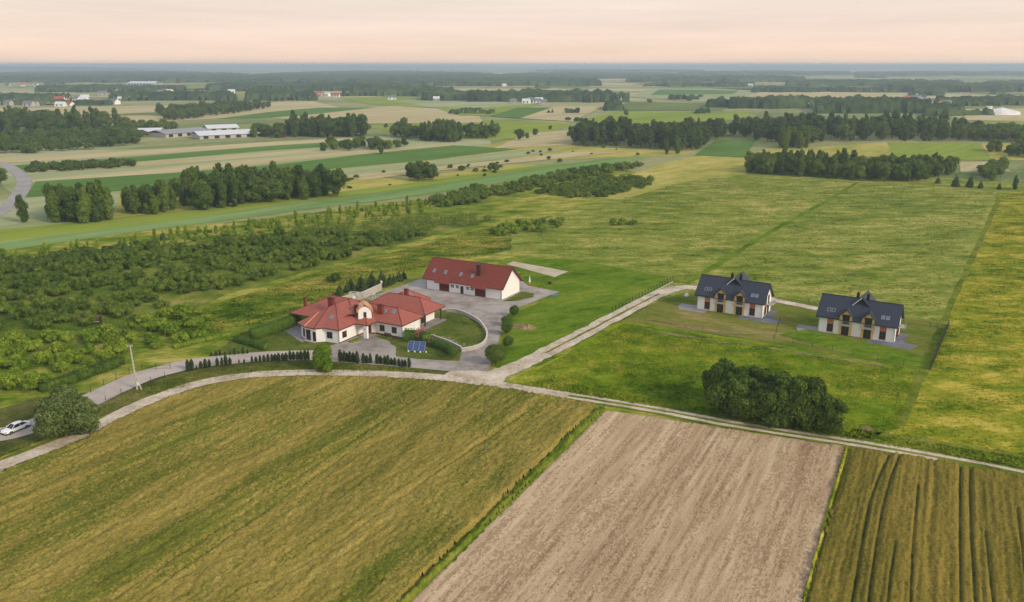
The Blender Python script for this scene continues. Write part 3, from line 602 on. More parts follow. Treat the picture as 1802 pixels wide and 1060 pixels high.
def crown_arrays(kind, h, rad, n, leaf, seed):
    """lobes give the crown its clumps; leaves sit on the lobes; a leafy inner mass closes them"""
    r = np.random.default_rng(seed)
    lobes = []
    if kind == 'round':
        zc = h * .5; nl = 17
        for i in range(nl):
            d = r.normal(0, 1, 3); d /= np.linalg.norm(d); k = r.uniform(.25, .72)
            lobes.append((d[0] * rad * k, d[1] * rad * k, zc + d[2] * h * .52 * k, rad * r.uniform(.34, .52)))
    elif kind == 'ragged':
        nl = 34
        for i in range(nl):
            d = r.normal(0, 1, 3); d /= np.linalg.norm(d); k = r.uniform(.12, .74)
            lobes.append((d[0] * rad * k, d[1] * rad * k, h * .45 + d[2] * h * .5 * k + r.uniform(-.3, .5), rad * r.uniform(.2, .36)))
        lobes.append((0, 0, h * .36, rad * .62))
    elif kind == 'tall':
        nl = 17
        for i in range(nl):
            t = (i + .5) / nl; zz = h * (.07 + .84 * t); wv = rad * (math.sin(math.pi * min(1, (t * .74 + .2))) ** .6)
            a = r.uniform(0, 6.28); k = r.uniform(.1, .6)
            lobes.append((math.cos(a) * wv * k, math.sin(a) * wv * k, zz, max(.25, wv * r.uniform(.42, .62))))
    elif kind == 'bush':
        nl = 9
        for i in range(nl):
            a = r.uniform(0, 6.28); k = r.uniform(0, .7) ** .7
            lobes.append((math.cos(a) * rad * k, math.sin(a) * rad * k, h * r.uniform(.28, .72) * (1.1 - .5 * k), rad * r.uniform(.3, .5)))
    elif kind == 'cone':
        nl = 13
        for i in range(nl):
            t = (i + .3) / nl; zz = h * (.08 + .86 * t); wv = rad * (1 - t) ** .85 + .08 * rad
            for k in range(3 if t < .6 else 1):
                a = r.uniform(0, 6.28); lobes.append((math.cos(a) * wv * .5, math.sin(a) * wv * .5, zz, wv * .55))
    elif kind == 'spindle':
        nl = 9
        for i in range(nl):
            t = (i + .3) / nl; wv = rad * (math.sin(math.pi * (.2 + .74 * t)) ** .8)
            lobes.append((r.normal(0, .06) * rad, r.normal(0, .06) * rad, h * (.06 + .86 * t), wv))
    elif kind == 'ball':
        lobes = [(0, 0, h * .52, rad * .92)]
        for i in range(8):
            d = r.normal(0, 1, 3); d /= np.linalg.norm(d); lobes.append((d[0] * rad * .45, d[1] * rad * .45, h * .52 + d[2] * h * .2, rad * .55))
    Lb = np.array(lobes); w_ = Lb[:, 3] ** 2; w_ /= w_.sum()
    li = r.choice(len(Lb), n * 2, p=w_)
    d = r.normal(0, 1, (n * 2, 3)); d[:, 2] = d[:, 2] * .9 + .25; d /= np.linalg.norm(d, axis=1)[:, None]
    sq = np.array([1, 1, .85 if kind in ('round', 'bush') else (1.4 if kind in ('tall', 'spindle') else .8)])
    P = Lb[li, :3] + d * (Lb[li, 3] * r.uniform(.8, 1.12, n * 2))[:, None] * sq
    keep = np.ones(n * 2, bool)
    for j in range(len(Lb)):
        q = (P - Lb[j, :3]) / sq; keep &= ~((np.linalg.norm(q, axis=1) < Lb[j, 3] * .72) & (li != j))
    keep &= P[:, 2] > 0.03 * h
    P, d = P[keep][:n], d[keep][:n]
    V, Fq = leaf_cloud(P, d, leaf, r)
    iv, jf = ico(); CV, CF = [], []
    for k, (x, y, z, rr) in enumerate(lobes):
        q = iv * rr * .80 * sq * (1 + r.uniform(-.14, .14, (len(iv), 1))) + (x, y, z); q[:, 2] = np.maximum(q[:, 2], 0.02)
        CV.append(q); CF.append(jf + k * len(iv))
    return V, Fq, np.concatenate(CV), np.concatenate(CF)
def trunk_arrays(h, r0, seed, limbs=4, spread=.3):
    mb = MB(); r = random.Random(seed)
    mb.tube((0, 0, -.1), (r.uniform(-.1, .1), r.uniform(-.1, .1), h * .55), r0, r0 * .5, 6)
    for i in range(limbs):
        a = r.uniform(0, 6.28); z0 = h * r.uniform(.22, .45)
        mb.tube((0, 0, z0), (math.cos(a) * h * spread, math.sin(a) * h * spread, z0 + h * r.uniform(.2, .35)), r0 * .45, r0 * .12, 5)
    return mb
def join_mesh(name, parts):      # parts: (V, F, material)
    Vs, Ls, tot, fm, mats = [], [], [], [], []; off = 0
    for V, Fq, m in parts:
        if m not in mats: mats.append(m)
        Vs.append(np.asarray(V, dtype=np.float32)); 
        if isinstance(Fq, np.ndarray):
            Ls.append((Fq + off).ravel()); tot += [Fq.shape[1]] * len(Fq); fm += [mats.index(m)] * len(Fq)
        else:
            for f in Fq: Ls.append(np.array(f) + off); tot.append(len(f)); fm.append(mats.index(m))
        off += len(V)
    V = np.concatenate(Vs); L_ = np.concatenate(Ls).astype(np.int32); tot = np.array(tot, dtype=np.int32)
    me = bpy.data.meshes.new(name); me.vertices.add(len(V)); me.vertices.foreach_set('co', V.ravel())
    me.loops.add(len(L_)); me.loops.foreach_set('vertex_index', L_)
    me.polygons.add(len(tot)); me.polygons.foreach_set('loop_start', np.concatenate([[0], np.cumsum(tot)[:-1]]).astype(np.int32)); me.polygons.foreach_set('loop_total', tot)
    for m in mats: me.materials.append(m)
    me.polygons.foreach_set('material_index', np.array(fm, dtype=np.int32)); me.update(calc_edges=True)
    return me
PROTO = {}
def proto(kind, h, rad, n, leaf, mat, count, key, limbs=4):
    """count variants of one kind of plant: (crown mesh, trunk mesh, both in one mesh)"""
    L_ = []
    for i in range(count):
        s = hash_seed(key) + i * 17
        V, Fq, CV, CF = crown_arrays(kind, h, rad, n, leaf, s)
        tb = trunk_arrays(h, max(.05, h * .018), s, limbs, .22 if kind in ('tall', 'cone', 'spindle') else .3)
        cm_ = join_mesh(key + '_crown', [(V, Fq, mat), (CV, CF, mat)])
        tm = raw_mesh(key + '_trunk', tb.v, tb.f, [M_bark])
        al = join_mesh(key, [(V, Fq, mat), (CV, CF, mat), (np.array(tb.v), tb.f, M_bark)])
        L_.append((cm_, tm, al))
    PROTO[key] = L_
def hash_seed(s): return sum(ord(c) * (i + 3) for i, c in enumerate(s)) % 9973
def plant(name, key, x, y, s, label, cat, group=None, sz=None, parts=True, rz=None):
    v = random.choice(PROTO[key]); rz = random.uniform(0, 6.28) if rz is None else rz
    sc3 = (s * random.uniform(.86, 1.16), s * random.uniform(.86, 1.16), s * (sz or random.uniform(.84, 1.18)))
    if parts:
        e = empty(name, (x, y, 0), rz); e.scale = sc3; tag(e, label, cat, group)
        link('crown', v[0], e); link('trunk', v[1], e); return e
    o = link(name, v[2]); o.location = (x, y, 0); o.rotation_euler = (0, 0, rz); o.scale = sc3; tag(o, label, cat, group); return o
proto('round', 12, 5.4, 1500, .75, L_dark, 4, 'round_dark')
proto('round', 12, 5.4, 1500, .75, L_tree, 4, 'round_green')
proto('tall', 14, 3.2, 1500, .7, L_tree, 4, 'tall_green')
proto('tall', 14, 3.2, 1300, .7, L_dark, 3, 'tall_dark')
proto('round', 15, 4.2, 1100, .9, L_conif, 4, 'pine')
proto('cone', 5, 1.5, 900, .35, L_conif, 3, 'spruce')
proto('spindle', 2.2, .42, 420, .16, L_thuja, 3, 'thuja', 0)
proto('bush', 2.8, 2.2, 650, .38, L_orch, 5, 'orchard')
proto('bush', 2.6, 1.8, 450, .42, L_bright, 4, 'bright')
proto('bush', 3.4, 2.4, 700, .5, L_dark, 3, 'darkbush')
proto('tall', 4.2, 1.0, 260, .42, L_bright, 4, 'sapling')
proto('ball', 3.4, 1.45, 2600, .22, L_hedge, 3, 'ball')
proto('ball', 5.6, 2.6, 7000, .26, L_tree, 1, 'bigball')
proto('ragged', 9.5, 6.0, 17000, .40, L_will, 1, 'willow', 6)
proto('ragged', 6.8, 3.6, 4600, .36, L_thick, 4, 'thicket', 5)
proto('tall', 6.4, 2.5, 4200, .3, L_bright, 1, 'garden_tree', 4)

def placed(label, x, y, pts, near='near', far='far'):
    """says where in its stand a plant grows, so that look-alikes can be told apart by place"""
    xs = sorted(p[0] / p[1] for p in pts); ys = sorted(p[1] for p in pts); n = len(pts)
    if n < 12: return label
    q = x / y; a = sum(v < q for v in xs) / n; b = sum(v < y for v in ys) / n
    col = 'at the western end' if a < .14 else 'in the western part' if a < .4 else 'in the middle' if a < .6 else 'in the eastern part' if a < .86 else 'at the eastern end'
    row = 'front row' if b < .15 else 'second rows' if b < .45 else 'inner rows' if b < .8 else 'back row'
    full = label + ', ' + row + ' ' + col
    return full if len(full.split()) <= 16 else label + ', ' + (row if len(label.split()) > 11 else col)
def scatter(poly, spacing, seed=1, limit=None, world=False, rowang=None, jit=.35):
    P = poly if world else pts_world(poly); r = random.Random(seed)
    ca, sa = (math.cos(rowang), math.sin(rowang)) if rowang is not None else (1, 0)
    U = [(x * ca + y * sa, -x * sa + y * ca) for x, y in P]
    sx, sy = spacing if isinstance(spacing, tuple) else (spacing, spacing)
    out_ = []
    y = min(p[1] for p in U)
    while y < max(p[1] for p in U):
        x = min(p[0] for p in U) + r.uniform(0, sx)
        while x < max(p[0] for p in U):
            a, b = x + r.uniform(-jit, jit) * sx, y + r.uniform(-jit, jit) * sy
            q = (a * ca - b * sa, a * sa + b * ca)
            if inside(P, np.array([q[0]]), np.array([q[1]]))[0]: out_.append(q)
            x += sx
        y += sy
    out_.sort(key=lambda q: q[1])
    return out_
def merged(name, items, label, kind='stuff'):       # items: (mesh key, x, y, s, sz): the mass beyond the ones one can count
    Vs, Fs, ms, off = [], [], [], 0
    if not items: return
    parts = []
    cache = {}
    for key, x, y, s, sz in items:
        vi = random.randrange(len(PROTO[key])); me_ = PROTO[key][vi][2]
        if (key, vi) not in cache:
            V = np.empty(len(me_.vertices) * 3, dtype=np.float32); me_.vertices.foreach_get('co', V); V = V.reshape(-1, 3)
            tot = np.empty(len(me_.polygons), dtype=np.int32); me_.polygons.foreach_get('loop_total', tot)
            li = np.empty(len(me_.loops), dtype=np.int32); me_.loops.foreach_get('vertex_index', li)
            q = li[:int((tot == 4).cumprod().sum()) * 4].reshape(-1, 4)[::2]      # every second leaf is enough that far off
            cache[(key, vi)] = (V, q, me_.materials[0])
        V, q, m = cache[(key, vi)]
        a = random.uniform(0, 6.28); c_, s_ = math.cos(a), math.sin(a)
        u, inv = np.unique(q.ravel(), return_inverse=True); W_ = V[u]
        W_ = np.stack([(W_[:, 0] * c_ - W_[:, 1] * s_) * s + x, (W_[:, 0] * s_ + W_[:, 1] * c_) * s + y, W_[:, 2] * s * sz], 1)
        parts.append((W_, inv.reshape(-1, 4), m))
    o = link(name, join_mesh(name, parts)); tag(o, label, kind=kind); return o

# --- orchard: rows of low fruit bushes
ORCH = [(-60, 478), (120, 452), (230, 440), (300, 436), (480, 414), (560, 402), (640, 392), (760, 380), (868, 384), (850, 396), (760, 404), (730, 424), (640, 444), (560, 470), (500, 480), (420, 508), (380, 512), (330, 524), (270, 560), (220, 572), (150, 575), (60, 590), (-60, 600)]
pts = scatter(ORCH, (4.4, 6.6), 3, rowang=ANG_ST + .05, jit=.3)
near, far_ = pts[:290], pts[290:]
for x, y in near:
    if random.random() < .1: continue
    plant('orchard_shrub', 'orchard', x, y, random.uniform(.75, 1.25), placed('low dark green orchard shrub', x, y, near), 'shrub', 'fruit shrubs of the orchard', parts=False)
merged('orchard_mass', [('orchard', x, y, random.uniform(.75, 1.2), 1.0) for x, y in far_ if random.random() > .05], 'farther dense rows of the shrub orchard')
# young loose trees between orchard and road
pts = scatter([(-60, 610), (60, 596), (170, 588), (270, 566), (330, 545), (375, 560), (370, 592), (300, 616), (240, 628), (160, 660), (60, 690), (-60, 735)], 4.0, 8, jit=.48)
for x, y in pts:
    if random.random() < .12: continue
    plant('young_tree', 'bright', x, y, random.uniform(.7, 1.35), placed('light green young tree below the orchard', x, y, pts), 'tree', 'young trees between orchard and road', parts=False)
# saplings on the fallow strip
pts = scatter([(-60, 478), (-60, 456), (200, 428), (420, 398), (560, 378), (700, 358), (840, 344), (760, 372), (620, 392), (480, 408), (280, 436), (120, 452)], (4.2, 4.2), 9, jit=.5)
k = 0
its = []
for x, y in pts:
    if random.random() < .15: continue
    if k < 270:
        plant('sapling', 'sapling' if random.random() < .75 else 'bright', x, y, random.uniform(.45, .95), placed('slim sapling on the fallow strip', x, y, pts), 'sapling', 'saplings on the fallow strip', parts=False)
    else: its.append(('sapling', x, y, random.uniform(.45, .9), 1.0))
    k += 1
merged('sapling_mass', its, 'farther saplings of the fallow strip')
# dark hedge-like belt in the fallow
for poly, key, sp, nm, lab, grp, s0, s1 in (
    ([(-60, 500), (-60, 470), (120, 452), (280, 430), (284, 438), (120, 464), (0, 490)], 'darkbush', 4.2, 'wild_bush', 'dark bush in the belt above the orchard', 'dark bushes above the orchard', .7, 1.0),
    ([(760, 352), (850, 334), (852, 356), (770, 366)], 'orchard', 4.0, 'wild_bush', 'dense bush in the short dark belt', 'bushes of the short belt', 1.0, 1.4),
    ([(850, 338), (940, 318), (1000, 306), (1100, 289), (1128, 294), (1040, 312), (930, 336), (860, 350)], 'orchard', 5.5, 'hedgerow_bush', 'bush in the long hedgerow beside the blue green strip', 'bushes of the long hedgerow', .9, 1.5),
    ([(936, 342), (1010, 322), (1080, 312), (1155, 316), (1158, 324), (1060, 350), (1000, 349)], 'orchard', (3.8, 5.6), 'plantation_shrub', 'shrub in the square plantation', 'shrubs of the square plantation', .8, 1.1),
    ([(865, 408), (900, 398), (985, 388), (985, 402), (930, 414), (880, 416)], 'bright', 4.5, 'meadow_shrub', 'leafy shrub in the loose group before the meadow', 'shrubs of the loose group', .8, 1.3),
    ([(1066, 397), (1080, 392), (1122, 394), (1118, 399)], 'bright', 3.4, 'meadow_shrub', 'shrub in the small green patch of the wide meadow', 'shrubs of the small patch', .6, 1.0),
    ([(0, 245), (200, 232), (260, 240), (240, 258), (100, 268), (-60, 275), (-60, 250)], 'darkbush', 13, 'scrub_bush', 'scrub bush before the long wood', 'scrub before the long wood', 1.6, 2.6),
    ([(40, 303), (60, 296), (230, 288), (234, 295), (60, 304)], 'darkbush', 5.5, 'wild_bush', 'bush in the narrow belt on the tan strip', 'bushes of the narrow belt', 1.0, 1.5),
    ([(562, 267), (575, 256), (700, 258), (705, 264)], 'round_green', 9, 'field_tree', 'low tree in the clump behind the green strip', 'low trees of the clump', .55, .75),
    ([(300, 214), (275, 202), (330, 196), (440, 189), (480, 190), (420, 200)], 'round_dark', 13, 'wood_tree', 'tree in the narrow far copse', 'trees of the narrow copse', .8, 1.1),
):
    ps = scatter(poly, sp, 5, jit=.4)
    for x, y in ps:
        plant(nm, key, x, y, random.uniform(s0, s1), placed(lab, x, y, ps), 'tree' if 'tree' in nm else 'bush', grp, parts=False)
# --- groves and woods whose trees one can tell apart
GROVES = [
    ([(84, 390), (100, 372), (180, 370), (196, 388), (150, 396)], 5.0, ['round_dark', 'tall_dark', 'tall_green'], .85, 1.05, 'grove_tree', 'tall dark tree in the square grove by the pale field', 'trees of the square grove'),
    ([(212, 378), (222, 366), (300, 368), (318, 372), (300, 378)], 5.0, ['tall_green', 'tall_dark', 'tall_green'], .7, .95, 'belt_tree', 'leafy tree at the open end of the tree belt', 'trees at the open end of the belt'),
    ([(300, 366), (330, 345), (420, 338), (520, 338), (580, 338), (596, 346), (540, 352), (450, 360), (360, 370)], 5.6, ['tall_green', 'tall_dark', 'round_dark'], .85, 1.1, 'belt_tree', 'tall tree in the thick belt along the light strip', 'trees of the thick belt'),
    ([(-60, 236), (-60, 222), (100, 220), (200, 222), (210, 228), (120, 236)], 16, ['round_dark', 'tall_dark'], 1.2, 1.5, 'wood_tree', 'dark tree of the long wood at the picture edge', 'trees of the long wood'),
    ([(200, 232), (210, 222), (290, 226), (320, 232)], 12, ['round_green'], .7, .9, 'wood_tree', 'low green tree joining the long wood', 'low trees by the long wood'),
    ([(440, 242), (450, 236), (500, 238), (500, 244)], 9, ['round_dark', 'round_green'], .7, 1.1, 'grove_tree', 'loose tree beside the farm sheds', 'trees beside the farm sheds'),
    ([(500, 241), (520, 234), (640, 236), (644, 242), (600, 243)], 8.5, ['tall_dark', 'round_dark'], 1.15, 1.4, 'grove_tree', 'tall dark tree in the big grove behind the sheds', 'trees of the big grove'),
    ([(690, 243), (700, 238), (730, 240), (732, 246)], 8, ['round_dark'], .9, 1.2, 'grove_tree', 'round tree in the first small grove', 'trees of the first small grove'),
    ([(735, 248), (742, 240), (800, 242), (812, 250), (780, 252)], 8, ['round_dark', 'tall_dark'], .95, 1.2, 'grove_tree', 'round tree in the second small grove', 'trees of the second small grove'),
    ([(820, 244), (824, 238), (874, 238), (876, 245)], 8, ['round_dark', 'tall_dark'], .8, 1.0, 'grove_tree', 'tree in the third small grove', 'trees of the third small grove'),
    ([(1004, 256), (1030, 240), (1100, 238), (1115, 248), (1100, 256), (1060, 259)], 8.5, ['pine', 'pine', 'tall_dark'], 1.0, 1.15, 'pine_tree', 'dark pine in the block of wood behind the golden meadow', 'pines of the first block'),
    ([(1106, 262), (1120, 245), (1200, 238), (1300, 236), (1260, 248), (1225, 266), (1180, 266)], 9, ['pine', 'pine', 'tall_dark'], 1.0, 1.15, 'pine_tree', 'dark pine in the wide block beside the green field', 'pines of the wide block'),
    ([(1290, 240), (1330, 232), (1600, 232), (1690, 240), (1700, 248), (1600, 250), (1470, 250), (1400, 256), (1340, 248)], 12.5, ['pine', 'round_dark', 'tall_dark'], 1.1, 1.35, 'wood_tree', 'tall dark tree in the long wood', 'trees of the long dark wood'),
    ([(1690, 246), (1700, 236), (1900, 240), (1900, 256), (1780, 252)], 11, ['round_dark', 'round_green'], .8, 1.1, 'wood_tree', 'mid green tree at the end of the long wood', 'trees at the end of the wood'),
    ([(1365, 262), (1375, 256), (1420, 256), (1424, 262), (1395, 264)], 7, ['tall_green'], .95, 1.1, 'aspen_tree', 'light green tree before the dark wood', 'light trees before the wood'),
    ([(1306, 306), (1340, 294), (1400, 296), (1500, 300), (1660, 304), (1686, 306), (1640, 314), (1610, 322), (1500, 318), (1420, 312)], 6.0, ['tall_green', 'round_dark', 'tall_dark', 'round_green'], .68, .95, 'copse_tree', 'tree in the long copse at the top of the meadow', 'trees of the long copse'),
    ([(1728, 304), (1740, 298), (1768, 300), (1764, 322), (1735, 322)], 6, ['round_green'], .5, .65, 'copse_tree', 'round bushy tree beside the bare tan field', 'bushy trees by the tan field'),
    ([(1720, 268), (1730, 262), (1765, 264), (1764, 270)], 8, ['round_green'], .6, .8, 'copse_tree', 'bushy tree at the field corner', 'bushy trees at the field corner'),
    ([(1772, 276), (1780, 266), (1850, 268), (1850, 280)], 8, ['round_green', 'round_dark'], .65, .9, 'copse_tree', 'dark bushy tree at the edge of the picture', 'bushy trees at the edge'),
]
for poly, sp, keys, s0, s1, nm, lab, grp in GROVES:
    ps = scatter(poly, sp, 4, jit=.4)
    for x, y in ps:
        plant(nm, random.choice(keys), x, y, random.uniform(s0, s1), placed(lab, x, y, ps), 'tree', grp, parts=False)
# single trees and bushes
SINGLES = [
    ('willow_tree', 'willow', 120, 764, 1.02, 'great grey green willow beside the white car', 'tree', True),
    ('garden_tree', 'garden_tree', 571, 653, .98, 'bright green tree standing in the thuja row', 'tree', True),
    ('round_tree', 'bigball', 872, 643, .84, 'big clipped round tree at the drive mouth', 'tree', True),
    ('lone_tree', 'tall_dark', 41, 392, .78, 'small dark tree alone beside the asphalt road', 'tree', True),
    ('roadside_tree', 'round_dark', -4, 328, .85, 'dark tree inside the road bend, cut by the picture edge', 'tree', True),
    ('garden_shrub', 'ball', 905, 558, .95, 'round garden shrub nearest the barn yard corner', 'shrub', True),
    ('garden_shrub', 'ball', 893, 574, .95, 'round garden shrub beside the soil heap', 'shrub', True),
    ('garden_shrub', 'ball', 892, 590, 1.0, 'round garden shrub just below the soil heap', 'shrub', True),
    ('garden_shrub', 'ball', 894, 612, .9, 'small round shrub behind the big clipped tree', 'shrub', True),
    ('wild_bush', 'darkbush', 586, 497, .95, 'lone dark bush in the grass behind the villa', 'bush', True),
    ('wild_bush', 'orchard', 249, 607, .1, '', '', False),
    ('field_tree', 'round_dark', 914, 247, .8, 'lone round tree on the edge of the tan field', 'tree', False),
    ('field_tree', 'round_green', 928, 244, .45, 'small tree beside the lone round one', 'tree', False),
    ('field_tree', 'round_green', 942, 238, .5, 'smaller tree behind the lone round one', 'tree', False),
    ('field_tree', 'round_dark', 968, 229, .45, 'low tree at the tan field rim', 'tree', False),
    ('field_tree', 'tall_green', 1172, 272, .75, 'pointed light tree before the wide pine block', 'tree', False),
    ('field_tree', 'tall_green', 1192, 271, .9, 'taller pointed light tree before the wide pine block', 'tree', False),
    ('field_tree', 'round_green', 670, 271, .55, 'round tree standing out before the low clump', 'tree', False),
    ('field_tree', 'round_dark', 655, 264, .55, 'dark round tree at the end of the low clump', 'tree', False),
    ('field_tree', 'round_dark', 712, 258, .5, 'round dark tree on the pale strip', 'tree', False),
    ('field_tree', 'round_green', 651, 226, .35, 'tiny round tree beyond the big grove', 'tree', False),
    ('field_tree', 'round_green', 679, 227, .45, 'small round tree near the first small grove', 'tree', False),
    ('field_tree', 'round_green', 1102, 203, .7, 'round tree on the bright green field', 'tree', False),
    ('young_spruce', 'spruce', 1650, 323, 1.0, 'small dark spruce nearest the long copse', 'tree', False),
    ('young_spruce', 'spruce', 1681, 329, 1.2, 'wide young spruce in the meadow row', 'tree', False),
    ('young_spruce', 'spruce', 1706, 330, 1.25, 'pointed young spruce in the meadow row', 'tree', False),
    ('young_spruce', 'spruce', 1725, 332, .9, 'smallest spruce in the meadow row', 'tree', False),
    ('young_spruce', 'spruce', 1758, 334, .9, 'spruce standing apart in the meadow row', 'tree', False),
    ('field_tree', 'tall_dark', 1785, 334, .55, 'dark tree at the outer end of the spruce row', 'tree', False),
    ('young_spruce', 'spruce', 287, 423, .75, 'dark narrow conifer above the orchard', 'tree', False),
    ('young_spruce', 'spruce', 478, 430, .75, 'dark narrow conifer in the orchard gap', 'tree', False),
]
for nm, key, px, py, s, lab, cat, pt in SINGLES:
    if not lab: continue
    x, y = G(px, py); plant(nm, key, x, y, s, lab, cat, parts=pt)
# lone thicket by the strip
for px, py, s in ((722, 317, .62), (735, 319, .66), (748, 317, .7), (762, 318, .66), (728, 311, .68), (745, 309, .78), (758, 311, .7)):
    x, y = G(px, py); plant('thicket_tree', 'round_dark', x, y, s, 'dark tree of the lone round thicket by the strip', 'tree', 'trees of the lone thicket', parts=False)
# the dark thicket by the farm track
for px, py, s in ((1262, 722, .95), (1288, 732, 1.05), (1318, 738, 1.0), (1345, 742, .95), (1372, 748, .95), (1400, 752, .95), (1428, 758, .9), (1452, 764, .8), (1280, 712, .95), (1310, 718, 1.0), (1340, 724, .95), (1372, 732, 1.0), (1388, 741, 1.05), (1402, 738, 1.0), (1418, 748, 1.0), (1430, 744, .8)):
    x, y = G(px, py); plant('thicket_tree', 'thicket', x, y, s * 1.28, placed('dense dark tree of the big thicket by the track', x, y, [G(1262 + 14 * q, 722 + 3 * q) for q in range(14)]), 'tree', 'trees of the big thicket')
# scattered bushes in the golden meadow
rb = random.Random(12)
for i in range(46):
    px = rb.uniform(600, 1130); py = 338 - (px - 600) * .105 + rb.uniform(-26, 0) - (10 if px > 900 else 0)
    if abs(px - 742) < 40: continue
    x, y = G(px, py); plant('meadow_bush', 'darkbush', x, y, rb.uniform(.3, .85), 'small dark bush dotted over the golden meadow', 'bush', 'small bushes of the golden meadow', parts=False)
for px, py, s in ((868, 302, 1.5), (812, 300, .9), (838, 303, .8), (1232, 172, 2.2), (1184, 176, 2.5), (1212, 178, 2), (1270, 178, 2.5), (1255, 181, 1.8), (1143, 181, 2), (806, 202, 2.2), (860, 202, 1.5), (1015, 216, 1.8), (1022, 214, 1.6), (1000, 213, 1.6)):
    x, y = G(px, py); plant('far_bush', 'darkbush', x, y, s, 'lone bush on the open fields', 'bush', 'lone bushes on the open fields', parts=False)
# conifers behind the villa
cl = [(598, 520), (612, 515), (622, 516), (632, 512), (641, 513), (650, 509), (659, 510), (668, 506), (677, 505), (686, 502), (694, 499), (703, 496), (711, 491), (618, 508), (636, 505), (655, 502), (672, 498)]
for px, py in cl:
    x, y = G(px, py); plant('conifer', 'spruce', x, y, random.uniform(.6, .85), placed('dark conifer in the row behind the villa', x, y, [G(*q) for q in cl]), 'tree', 'conifers behind the villa')
# thujas along the road
TH = [(331, 653, 1.05), (338, 652, 1.0), (346, 651, .45), (354, 649, .85), (362, 648, .95), (369, 646, .8), (383, 645, .95), (391, 644, .85), (398, 643, .95), (405, 642, .8), (421, 640, .4), (430, 640, .5), (444, 639, .7), (451, 638, .7), (458, 638, .7), (465, 637, .8),
      (472, 637, .9), (479, 636, .85), (485, 636, .95), (491, 636, .9), (498, 635, .95), (504, 635, .95), (511, 634, 1.0), (517, 634, .95), (524, 634, 1.0), (530, 634, 1.0), (537, 634, 1.05), (543, 634, .95),
      (599, 637, 1.2), (606, 637, 1.15), (611, 637, 1.1), (616, 638, 1.05), (622, 638, 1.05), (629, 640, 1.1), (640, 640, 1.05), (646, 640, .95), (652, 640, .95), (664, 641, 1.05), (670, 641, 1.0), (677, 642, 1.0), (683, 643, 1.0), (689, 643, .8), (695, 644, .9), (702, 645, .85), (708, 646, .75), (713, 646, .8), (720, 647, .95)]
for px, py, s in TH:
    x, y = G(px, py); plant('thuja', 'thuja', x, y, s, ('short ' if s < .6 else 'tall ' if s > 1.07 else '') + placed('slim dark thuja in the roadside row', x, y, [G(*q[:2]) for q in TH]), 'shrub', 'thujas along the road', rz=random.uniform(0, 6))
for i in range(9):
    x, y = G(372 + i * 8 + random.uniform(-1, 1), 628 - i * .6); plant('thuja', 'thuja', x, y, random.uniform(.4, .75), 'very small young thuja on the far side of the road', 'shrub', 'young thujas across the road', parts=False)

def hedge(name, line, wd, h, mat, label, leaf=.22, dens=30, flowers=None, lump=.15):
    W_ = resample([G(*p) for p in line], 6, False); r = np.random.default_rng(len(line) * 7 + int(h * 10))
    Ps, Ns = [], []; mb = MB()
    for a, b in zip(W_[:-1], W_[1:]):
        dx, dy = b[0] - a[0], b[1] - a[1]; l = math.hypot(dx, dy); nx, ny = -dy / l, dx / l
        fr = lambda X, Y, Z: (a[0] + dx / l * X + nx * Y, a[1] + dy / l * X + ny * Y, Z)
        mb.box(-.05, l + .05, -wd * .42, wd * .42, 0, h * .9, fr)
        n = int(l * (2 * h + wd) * dens); t = r.uniform(0, l, n); s = r.uniform(-h, h + wd, n)
        yy = np.where(s < 0, -wd / 2, np.where(s < wd, s - wd / 2, wd / 2)); zz = np.where(s < 0, s + h, np.where(s < wd, h, h - (s - wd)))
        yy += r.normal(0, lump, n); zz = np.maximum(.03, zz + r.normal(0, lump, n))
        Ps.append(np.stack([a[0] + dx / l * t + nx * yy, a[1] + dy / l * t + ny * yy, zz], 1))
        nn = np.where(s < 0, -1.0, np.where(s < wd, 0.0, 1.0)); Ns.append(np.stack([nx * nn, ny * nn, np.where((s >= 0) & (s < wd), 1.0, .25)], 1))
    V, Fq = leaf_cloud(np.concatenate(Ps), np.concatenate(Ns), leaf, r)
    me = join_mesh(name, [(V, Fq, mat), (np.array(mb.v), mb.f, mat)])
    o = link(name, me); tag(o, label, 'hedge'); 
    if flowers:
        P = np.concatenate(Ps); k = P[:, 2] > h * .5; P = P[k]; x0, y0 = G(*flowers[0]); d = np.hypot(P[:, 0] - x0, P[:, 1] - y0) + r.normal(0, flowers[1] * .3, len(P)); P = P[d < flowers[1]][:flowers[2]]
        P = P + np.array([0, -.15, .12]); V, Fq = leaf_cloud(P, np.tile([0, -.5, .8], (len(P), 1)), .26, r)
        tag(link('blossom', raw_mesh('blossom', V, Fq, [L_flower]), o), kind='stuff')
    return o
hedge('trimmed_hedge', [(414, 601), (430, 606), (448, 611), (468, 617)], 1.3, 1.5, L_hedge, 'short clipped hedge enclosing the garden lawn corner')
hedge('tall_hedge', [(444, 598), (470, 590), (500, 580), (516, 572), (522, 562)], 2.0, 2.7, L_hedge, 'tall dark green hedge running up to the villa terrace', lump=.22)
hedge('low_hedge', [(306, 614), (340, 606), (380, 597), (424, 588), (445, 582)], 1.6, 1.1, L_bright, 'low loose hedge along the garden boundary', lump=.3)
hedge('roadside_hedge', [(70, 690), (110, 678), (150, 664), (190, 650), (212, 640)], 2.6, 1.7, L_orch, 'loose dark hedge above the pale road', lump=.4)
hedge('flowering_hedge', [(712, 600), (728, 600), (745, 602), (752, 606)], 2.6, 2.5, L_hedge, 'tall leafy hedge with pink blossom at the villa corner', lump=.3, flowers=((746, 603), 1.7, 130))
hedge('garden_hedge', [(752, 608), (770, 612), (786, 618), (798, 626)], 1.8, 1.7, L_hedge, 'hedge along the garden wall behind the solar panels', lump=.25, flowers=((768, 611), 1.5, 26))
x, y = G(797, 632); plant('garden_bush', 'ball', x, y, .75, 'yellow green bush at the end of the garden hedge', 'shrub')
